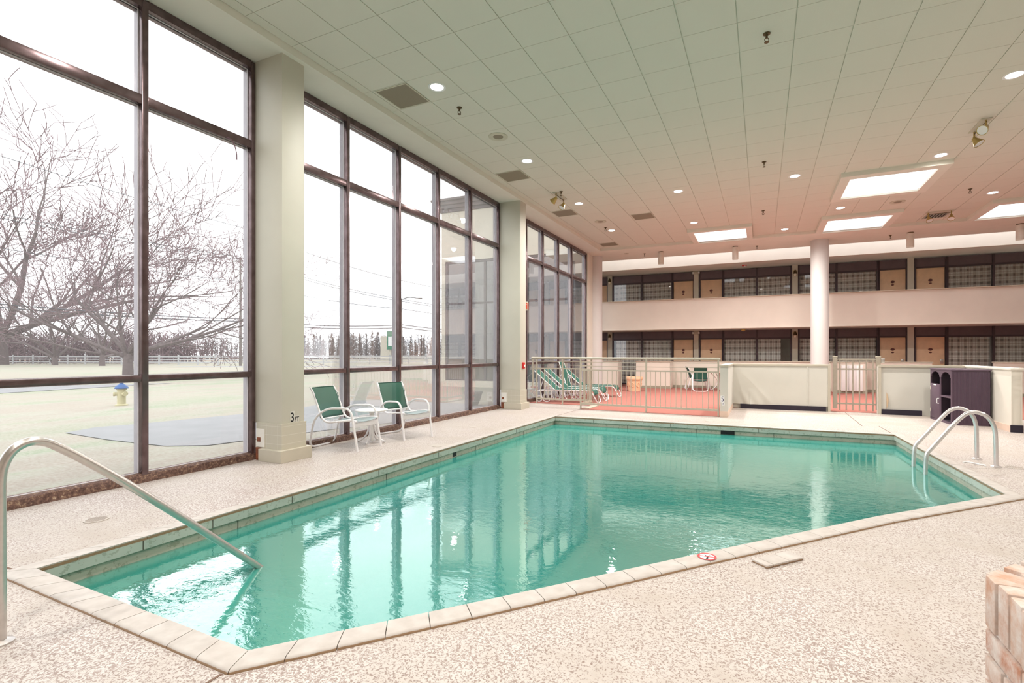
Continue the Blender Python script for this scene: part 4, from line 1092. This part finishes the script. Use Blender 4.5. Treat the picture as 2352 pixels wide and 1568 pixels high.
def grille(x0, x1, y0, y1, label, louv=False):
    t = thing('air_return_grille', label, 'vent', ((x0+x1)/2, (y0+y1)/2, ZT), 0, 'square ceiling grilles'); w, h = (x1-x0)/2, (y1-y0)/2
    mb = MB(); f = .018
    mb.box(-w-f, w+f, -h-f, -h, -.008, 0); mb.box(-w-f, w+f, h, h+f, -.008, 0); mb.box(-w-f, -w, -h, h, -.008, 0); mb.box(w, w+f, -h, h, -.008, 0)
    mb.build('frame', M['ceil_rim'], t, smooth=False)
    if louv:
        MB().box(-w, w, -h, h, -.002, -.001).build('backing', M['black'], t, smooth=False)
        mb = MB()
        for k in range(7): mb.bar((-w*.9+k*w*.3, -h*.9, -.006), (-w*.9+k*w*.3, h*.9, -.006), .03, .006)
        mb.build('louvres', M['steel'], t, smooth=False)
    else: MB().box(-w, w, -h, h, -.005, -.001).build('mesh_panel', M['vent'], t, smooth=False)
for x0, x1, y0, y1, lab in ((-5.145, -4.615, 5.69, 6.235, 'square tan ceiling grille nearest the camera'), (-5.165, -4.615, 9.36, 9.885, 'square tan ceiling grille second along the windows'), (-5.18, -4.62, 12.48, 13.01, 'square tan ceiling grille third along the windows'), (-3.30, -2.755, 13.69, 14.24, 'square brown ceiling grille set away from the window row'), (-5.165, -4.62, 16.79, 17.27, 'square tan ceiling grille farthest along the windows')):
    grille(x0, x1, y0, y1, lab)
grille(4.13, 4.62, 17.12, 17.56, 'louvred metal ceiling vent between the twin brass spotlights', True)
def twin(x, y, rot, label, plate=True, aim=((.5, -.5), (-.3, .6))):
    t = thing('twin_spotlight', label, 'spotlight', (x, y, ZT), rot, 'twin brass emergency spotlights')
    MB().box(-.30, .30, -.075, .075, -.012, 0, bevel=.003).build('mount_plate', M['ceil_rim'], t)
    MB().tube([(-.27, 0, -.05), (.27, 0, -.05)], .008, 8).build('bar', M['darkbrass'], t)
    for s, (ax, ay) in zip((-1, 1), aim):
        MB().lathe([(.014, 0), (.014, -.10), (.022, -.10), (.022, -.13), (0, -.13)], (s*.25, 0, 0), 14).build('swivel', M['brass'], t)
        dr_ = Vector((ax, ay, -.55)).normalized(); q = dr_.to_track_quat('Z', 'Y').to_matrix().to_4x4(); q.translation = Vector((s*.25, 0, -.135))
        h = MB().lathe([(0, -.03), (.03, -.02), (.05, .04), (.078, .11), (.082, .125), (.075, .125), (.05, .06), (0, .05)], seg=24, M=q).build('lamp_head', M['brass'], t)
        MB().lathe([(0, .112), (.073, .118)], seg=24, M=q).build('lens', M['white'], h)
twin(-4.47, 11.30, R(90), 'twin brass spotlight on the ceiling near the windows', aim=((.1, .8), (-.3, .2)))
twin(3.33, 10.80, R(90), 'twin brass spotlight on the ceiling at the right of the picture', aim=((-.6, .6), (-.2, -.3)))
twin(4.35, 16.86, 0, 'twin brass spotlight around the louvred vent near the rightmost skylight', aim=((.1, -.3), (-.1, -.3)))
def cyl(a, d, label):
    t = thing('cylinder_lamp', label, 'ceiling lamp', bw(a, d, ZS), 0, 'hanging cylinder ceiling lamps')
    MB().lathe([(0, 0), (.088, 0), (.088, -.028), (0, -.028)], seg=28).build('canopy', M['darkbrass'], t)
    MB().lathe([(0, -.028), (.098, -.028), (.10, -.04), (.10, -.455), (.094, -.46), (.090, -.455), (.088, -.40), (0, -.39)], seg=36).build('cylinder_shade', paint('cream_cylinder', (222, 214, 202), .5), t)
    MB().lathe([(0, -.425), (.087, -.425)], seg=28).build('lamp_lens', M['bulb2'], t, smooth=False)
for a, d, lab in ((-2.73, 18.73, 'cream cylinder lamp under the ceiling, leftmost of four'), (-.20, 18.80, 'cream cylinder lamp under the ceiling in front of the red strobe'), (4.81, 18.75, 'cream cylinder lamp right of the right round column'), (7.42, 18.75, 'cream cylinder lamp at the right edge of the picture')): cyl(a, d, lab)
t = thing('fire_alarm', 'red fire alarm pull box on the far square pillar', 'fire alarm', (-5.372, 11.09, 1.07))
MB().box(0, .045, -.045, .045, -.075, .075, bevel=.006).build('case', M['red'], t); MB().box(.045, .052, -.028, .028, -.03, .02).build('pull_bar', M['white'], t, smooth=False)
t = thing('exit_sign', 'orange red EXIT sign mounted edge-on behind the far square pillar', 'sign', (-5.50, 11.31, 2.56), R(20))
MB().box(-.15, .15, -.0, .05, -.11, .11, bevel=.008).build('case', M['ceil_rim'], t)
MB().box(-.135, .135, -.006, .001, -.075, .085).build('red_face', paint('exit_red', (226, 92, 70), .4), t, smooth=False)
RXF = Matrix(((1, 0, 0, 0), (0, 0, 1, 0), (0, 1, 0, 0), (0, 0, 0, 1)))
RFR = Matrix.Rotation(PI/2, 4, 'X')
text_part('letters', 'EXIT', .12, M['white'], t, Matrix.Translation((0, -.0075, -.04)) @ RFR, .0006)
MB().box(.15, .158, .0, .05, -.09, .09).build('red_face', paint('exit_red_side', (226, 92, 70), .4), t, smooth=False)
dm = thing('depth_marker', 'dark blue number 5 depth marker on the narrow half wall end', 'sign', (-.775, 11.4385, .33))
MB().box(-.04, .035, -.0012, 0, -.015, .125).box(-.012, .04, -.0012, 0, -.085, -.016).build('backing', M['white'], dm, smooth=False)
text_part('numeral', '5', .15, M['navy'], dm, Matrix.Translation((0, -.0016, .005)) @ RFR, .0006, .8)
text_part('letters', 'F', .06, M['navy'], dm, Matrix.Translation((.012, -.0016, -.068)) @ RFR, .0006, .8)
tag(MB().tube(catmull([(-5.925, 3.95, 3.99), (-5.915, 3.99, 3.985), (-5.90, 4.03, 3.93), (-5.90, 4.06, 3.84), (-5.90, 4.065, 3.75)]), .006, 6).build('loose_cable', paint('mauve_cable', (120, 90, 100), .6)), 'loose cable end hanging from the upper transom of the nearest window', 'cable')
# ------------------------------------------------------------------ outdoors
ZG = -.10
mb = MB(); mb.bm.faces.new([mb.bm.verts.new(p) for p in ((-6.10, -60, ZG), (-6.10, 80, ZG), (-75, 140, ZG), (-110, 60, ZG), (-110, -60, ZG))]); tag(struct(mb.build('ground', M['grass'], smooth=False)), 'patchy winter lawn outside the windows', kind='structure')
mb = MB(); mb.bm.faces.new([mb.bm.verts.new((x, y, ZG-.02)) for x, y in ((-6.2, -90), (-6.2, 80), (-6.2, 330), (-380, 330), (-380, -90))]); struct(mb.build('ground', M['field'], smooth=False), 'dry field in the distance')
mb = MB(); mb.bm.faces.new([mb.bm.verts.new((x, y, ZG+.012)) for x, y in ((-11.6, 4.7), (-11.9, 5.3), (-11.7, 5.9), (-11.4, 7.6), (-11.3, 8.6), (-11.3, 9.7), (-11.8, 11.4), (-11.0, 12.2), (-9.5, 12.3), (-6.2, 12.3), (-6.2, 10.9), (-7.5, 7.0), (-7.75, 5.9), (-7.95, 5.0), (-8.5, 4.68), (-10.0, 4.62))]); struct(mb.build('path', M['asphalt'], smooth=False), 'wet grey paved patch outside the windows')
mb = MB(); mb.bm.faces.new([mb.bm.verts.new((x, y, ZG+.014)) for x, y in ((-25.2, 4), (-25.4, 8.4), (-25.9, 11), (-26.6, 15), (-27.8, 13.5), (-30.3, 10.0), (-33, 4))]); struct(mb.build('road', M['asphalt'], smooth=False), 'strip of grey road beyond the lawn')
mb = MB(); mb.bm.faces.new([mb.bm.verts.new((x, y, ZG+.016)) for x, y in ((-60, 33), (-40, 45), (-22, 70), (-24, 72), (-42, 48), (-62, 36))]); struct(mb.build('road', M['asphalt'], smooth=False), 'far grey road by the fence')
# fences
def rail_fence(label, pts, h=1.35, sp=2.5):
    t = thing('rail_fence', label, 'fence', (*pts[0], ZG)); o = Vector(pts[0])
    for p, q in zip(pts, pts[1:]):
        p, q = Vector(p)-o, Vector(q)-o; L = (q-p).length; d = (q-p).normalized(); k = max(1, int(L/sp))
        for z in (.35, .72, 1.10): MB().bar((p.x, p.y, z), (q.x, q.y, z), .05, .15).build('rail', M['vinyl'], t, smooth=False)
        for i in range(k):
            v = p+d*(L*i/k); MB().box(v.x-.075, v.x+.075, v.y-.075, v.y+.075, 0, h).build('post', M['vinyl'], t, smooth=False)
rail_fence('long white three rail fence beyond the lawn', [(-118, 26), (-95.9, 35.2), (-65.8, 42.7), (-52, 52), (-44, 68)], 1.35, 2.9)
rail_fence('white rail fence farther back across the field', [(-140, 60), (-95, 70), (-66, 88), (-56, 104)], 1.5, 3.4)
# bare trees
def bare_tree(label, base, h, spread, seed, trunk_h, r0, nmain, name='bare_tree', droop=.0, grp=None, lev=4, lean=0):
    rr = random.Random(seed); segs = []
    def grow(p, d, L, r, lv):
        n = 4 if lv < 4 else 3; q = p
        for i in range(n):
            d2 = (d+Vector((rr.uniform(-1, 1), rr.uniform(-1, 1), rr.uniform(-.5, .8)))*.16).normalized(); nq = q+d2*(L/n)
            segs.append((q, nq, r*(1-.55*i/n), r*(1-.55*(i+1)/n), lv)); q = nq; d = d2
            if lv < lev and i >= 1:
                for _ in range(2 if lv < 2 else (rr.randint(1, 2) if lv < 4 else 1)):
                    ax = d.orthogonal().normalized(); ax = Matrix.Rotation(rr.uniform(0, 6.28), 3, d) @ ax
                    nd = (Matrix.Rotation(R(rr.uniform(25, 58)), 3, ax) @ d+Vector((0, 0, .10-droop))).normalized()
                    grow(q, nd, L*rr.uniform(.50, .72), r*(1-.55*(i+1)/n)*.62, lv+1)
    t = thing(name, label, 'tree', base, 0, grp)
    top = Vector((lean*trunk_h, 0, trunk_h))
    tr = MB(); tr.tube([(0, 0, -.1), (lean*trunk_h*.4, 0, trunk_h*.5), top], r0*1.15, 10, r1=r0*.85)
    for k in range(nmain):
        a = 2*PI*k/nmain+rr.uniform(-.3, .3); el = rr.uniform(.25, 1.25) if k < nmain-1 else 1.4
        st = top*(rr.uniform(.72, 1.0))
        d = Vector((math.cos(a)*math.cos(el)*spread, math.sin(a)*math.cos(el)*spread, math.sin(el))).normalized()
        Lm = (h-trunk_h)*(.62/max(.5, d.z) if d.z > .8 else .62*(1+(1-d.z)*(spread-.3)))
        grow(st, d, Lm, r0*.55, 1)
    br = MB(); tw = MB()
    for p, q, a, b, lv in segs:
        if lv <= 1: tr.tube([p, q], a, 6, r1=b, cap=False)
        elif lv == 2: br.tube([p, q], max(a, .012), 4, r1=max(b, .010), cap=False)
        else: tw.tube([p, q], max(a, .015*h/7), 3, r1=max(b, .012*h/7), cap=False)
    tr.build('trunk', M['bark'], t); br.build('branches', M['bark'], t); tw.build('twigs', M['twig'], t)
    return t
bare_tree('bare spreading tree with a forked trunk on the lawn behind the window mullion', (-34.8, 17.1, ZG), 7.0, 1.5, 11, 1.5, .26, 7, lev=5)
bare_tree('tall bare tree at the left edge behind the white fence', (-95, 31.5, ZG), 25, 1.0, 5, 4.0, .8, 8, lev=5)
bare_tree('dark bare shrub tree below the tall tree by the fence', (-84, 33.0, ZG), 10, 1.3, 8, 1.2, .3, 7, lev=4)
bare_tree('low spreading bare tree between the two larger trees', (-74, 33.6, ZG), 9, 1.6, 21, 1.5, .28, 7, lev=4)
# misty tree line
def thicket(label, x0, x1, yfun, h0, h1, n, m, seed, name):
    rr = random.Random(seed); mb = MB()
    for i in range(n):
        x = rr.uniform(x0, x1); y = yfun(x)+rr.uniform(-6, 6); h = rr.uniform(h0, h1); p = Vector((x, y, ZG)); 
        q = p+Vector((rr.uniform(-.8, .8), rr.uniform(-.8, .8), h)); mb.tube([p, q], .10, 3, r1=.02, cap=False)
        for k in range(9):
            s = p.lerp(q, rr.uniform(.15, .95)); mb.tube([s, s+Vector((rr.uniform(-1.5, 1.5), rr.uniform(-1.5, 1.5), rr.uniform(.3, 1.6)))], .07, 3, r1=.02, cap=False)
    tag(mb.build(name, m, smooth=False), label, 'thicket', kind='stuff')
thicket('low grey brown thicket of brush along the horizon', -190, -64, lambda x: 150+(x+64)*.75, 4.5, 8, 900, M['far_tree'], 3, 'brush_thicket')
thicket('rust coloured brush behind the white fence at the left', -128, -84, lambda x: 50+(x+84)*.35, 2.5, 5.5, 420, M['twig'], 4, 'brush_thicket')
thicket('grey brush at the end of the far field', -82, -58, lambda x: 128, 6, 9, 300, M['far_tree'], 9, 'brush_thicket')
def conifer(x, y, h, seed, m, w=.16):
    rr = random.Random(seed); t = thing('bare_conifer', 'slender pointed leafless conifer in the misty tree line', 'tree', (x, y, ZG), 0, 'pointed conifers in the far tree line')
    mb = MB(); mb.tube([(0, 0, 0), (0, 0, h)], .12, 4, r1=.02); mb.build('trunk', m, t); mb = MB()
    for k in range(190):
        z = h*rr.uniform(.06, .99); a = rr.uniform(0, 6.28); L = (h-z)*w*rr.uniform(.7, 1.2)+.25
        mb.tube([(0, 0, z), (L*math.cos(a), L*math.sin(a), z+L*.75)], .07, 3, r1=.02, cap=False)
    mb.build('branches', m, t)
rr = random.Random(12)
for k in range(26):
    f = k/25; px = 700+290*f+rr.uniform(-6, 6); D = 128+rr.uniform(-4, 22)
    # spread along an arc of the horizon, far beyond the fence
    az = math.atan((px-1221)/1145)-math.atan(530/1145); Dd = D/math.cos(math.atan((px-1221)/1145))
    h = (7.4 if .3 < f < .55 else 5.6)*rr.uniform(.85, 1.25)*D/128
    conifer(Dd*math.sin(az), Dd*math.cos(az), h, k, M['far_tree2'] if k % 3 else M['far_tree'])
# poles and wires
def pole(x, y, h, label, lamp=False):
    t = thing('utility_pole', label, 'utility pole', (x, y, ZG))
    MB().tube([(0, 0, 0), (0, 0, h)], .16, 8, r1=.11).build('shaft', M['pole'], t)
    if lamp: MB().tube(catmull([(0, 0, h-.15), (1.0, .4, h+.15), (2.4, .9, h)]), .06, 6).build('lamp_arm', M['pole'], t); MB().lathe([(0, .1), (.25, .05), (.3, -.1), (0, -.12)], (2.6, 1.0, h), 12).build('lamp_head', M['pole'], t)
    else: MB().bar((-.9, -.5, h-.5), (.9, .5, h-.5), .12, .12).build('crossarm', M['pole'], t)
pole(-58.4, 40.7, 13.4, 'wooden utility pole with crossarm near the first square pillar')
pole(-47.4, 57.6, 9.5, 'wooden utility pole with a street lamp arm in the middle window bay', True)
def wire(pts, label, r=.022, sag=.5):
    P = []
    for a, b in zip(pts, pts[1:]):
        a, b = Vector(a), Vector(b)
        for k in range(13): u = k/12; P.append(a.lerp(b, u)-Vector((0, 0, sag*4*u*(1-u))))
    t = tag(MB().tube(P, r, 4, cap=False).build('power_line', M['cable'], loc=(0, 0, 0)), label, 'cable', 'overhead power lines')
ta = Vector((-58.4, 40.7, 0)); tb = Vector((-47.4, 57.6, 0)); tl = Vector((-62, 8, 0)); tr_ = Vector((-34, 80, 0))
for za, zb, zc, zd, lab in ((20.5, 17.0, 12.0, 10.5, 'topmost overhead wire crossing both window bays'), (14.6, 13.3, 9.3, 8.2, 'second overhead wire meeting the top of the first pole'), (14.2, 13.0, 9.0, 8.0, 'third overhead wire close under the second'), (11.6, 10.3, 7.9, 7.0, 'fourth overhead wire halfway up the first pole'),
                       (6.5, 5.7, 5.6, 5.0, 'thick dark overhead cable, upper of a close pair'), (6.2, 5.4, 5.2, 4.6, 'thick dark overhead cable, lower of a close pair')):
    k = .06 if za < 7 else .036
    wire([tl+Vector((0, 0, za)), ta+Vector((0, 0, zb)), tb+Vector((0, 0, zc)), tr_+Vector((0, 0, zd))], lab, k)
t = thing('fire_hydrant', 'pale yellow fire hydrant with blue cap on the lawn', 'fire hydrant', (-16.4, 7.9, ZG))
MB().lathe([(0, 0), (.15, 0), (.15, .03), (.10, .05), (.10, .44), (.12, .45), (.12, .48), (0, .48)], seg=18).build('barrel', M['hyd_y'], t)
MB().lathe([(.16, .48), (.16, .51), (.12, .56), (.05, .61), (.04, .65), (0, .65)], seg=18).build('bonnet', M['hyd_b'], t)
for a in (0, 2.1, 4.2): MB().lathe([(.05, .0), (.05, .14), (.06, .14), (.06, .18), (0, .18)], seg=12, M=Matrix.Translation((0, 0, .33)) @ Matrix.Rotation(a, 4, 'Z') @ Matrix.Rotation(PI/2, 4, 'Y')).build('nozzle', M['hyd_y'], t)
t = thing('stone_urn', 'grey stone planter urn on the lawn outside the middle window bay', 'urn', (-7.42, 12.1, ZG))
MB().lathe([(0, 0), (.13, 0), (.14, .03), (.19, .12), (.23, .24), (.245, .32), (.265, .33), (.27, .37), (.26, .40), (.22, .40), (.20, .30), (0, .28)], seg=28).build('bowl', M['stone'], t)
t = thing('roadside_sign', 'green and white roadside sign beside the far pole', 'sign', (-62, 71, ZG))
MB().box(-1.0, 1.0, -.3, .3, 0, 4.7).build('pylon', M['stucco'], t, smooth=False)
MB().box(.55, 2.3, -.4, .4, 2.3, 5.6).build('sign_board', M['signgreen'], t, smooth=False); MB().box(.9, 2.1, -.46, -.40, 2.9, 4.6, bevel=.02).build('white_panel', M['white'], t, smooth=False)
t['label'] = 'green and white roadside sign on a stone pylon beyond the fence'
# outer wing of the building with its tinted glazing
DF = 19.2
mb = MB()
def fr(a0, a1, z0, z1, d0=DF, d1=DF+.25): mb.box(a0, a1, d0, d1, z0, z1)
fr(-12.5, -12.3, -.3, 7.7); fr(-12.3, -6.15, 5.5, 7.7); fr(-12.3, -6.15, -.3, .18); mb.box(-12.5, -12.3, DF, DP+1.6, -.3, 7.7)
struct(mb.build('wall_outside', M['stucco'], rot=BA, smooth=False), 'beige outer wing beyond the windows')
mb = MB()
for k, (o, z0, z1) in enumerate(((.05, 7.7, 7.85), (.14, 7.85, 8.0), (.24, 8.0, 8.15), (.36, 8.15, 8.25))): mb.box(-12.5-o, -6.1, DF-o, DF+.4, z0, z1, bevel=.02)
struct(mb.build('trim_12', M['cornice'], rot=BA, smooth=False), 'mauve cornice of the outer wing')
mb = MB()
for a in (-12.25, -10.3, -8.3, -6.3): mb.box(a-.05, a+.05, DF+.02, DF+.14, .18, 5.5)
for z in (.20, 3.6, 5.44): mb.box(-12.3, -6.2, DF+.02, DF+.14, z-.04, z+.04)
wn = bpy.data.objects.new('window_20', None); COL.objects.link(wn); struct(wn, 'dark tinted glazing of the outer wing')
mb.build('frame', M['darkframe'], wn, rot=BA, smooth=False)
MB().box(-12.3, -6.2, DF+.07, DF+.08, .2, 5.45).build('pane', M['glass_dark'], wn, rot=BA, smooth=False)
# ------------------------------------------------------------------ light and output
w = bpy.data.worlds.new('overcast_sky'); scn.world = w; w.use_nodes = True
nt = w.node_tree; bg = nt.nodes['Background']; tc = nt.nodes.new('ShaderNodeTexCoord'); mp = nt.nodes.new('ShaderNodeMapping'); nz = nt.nodes.new('ShaderNodeTexNoise'); cr = nt.nodes.new('ShaderNodeValToRGB')
nz.inputs['Scale'].default_value = 1.6; nz.inputs['Detail'].default_value = 4
cr.color_ramp.elements[0].position = .3; cr.color_ramp.elements[0].color = (.88, .91, .95, 1); cr.color_ramp.elements[1].position = .7; cr.color_ramp.elements[1].color = (1, 1, 1, 1)
nt.links.new(tc.outputs['Generated'], mp.inputs[0]); nt.links.new(mp.outputs[0], nz.inputs['Vector']); nt.links.new(nz.outputs['Fac'], cr.inputs[0]); nt.links.new(cr.outputs[0], bg.inputs[0]); bg.inputs[1].default_value = 1.1
vs = scn.view_settings; scn.display_settings.display_device = 'sRGB'; vs.view_transform = 'Standard'; vs.look = 'None'; vs.exposure = 1.6; vs.gamma = 1; vs.use_curve_mapping = False
cy = scn.cycles; cy.max_bounces = 10; cy.diffuse_bounces = 6; cy.glossy_bounces = 5; cy.transmission_bounces = 8; cy.transparent_max_bounces = 24; cy.caustics_reflective = False; cy.caustics_refractive = False; cy.sample_clamp_indirect = 6
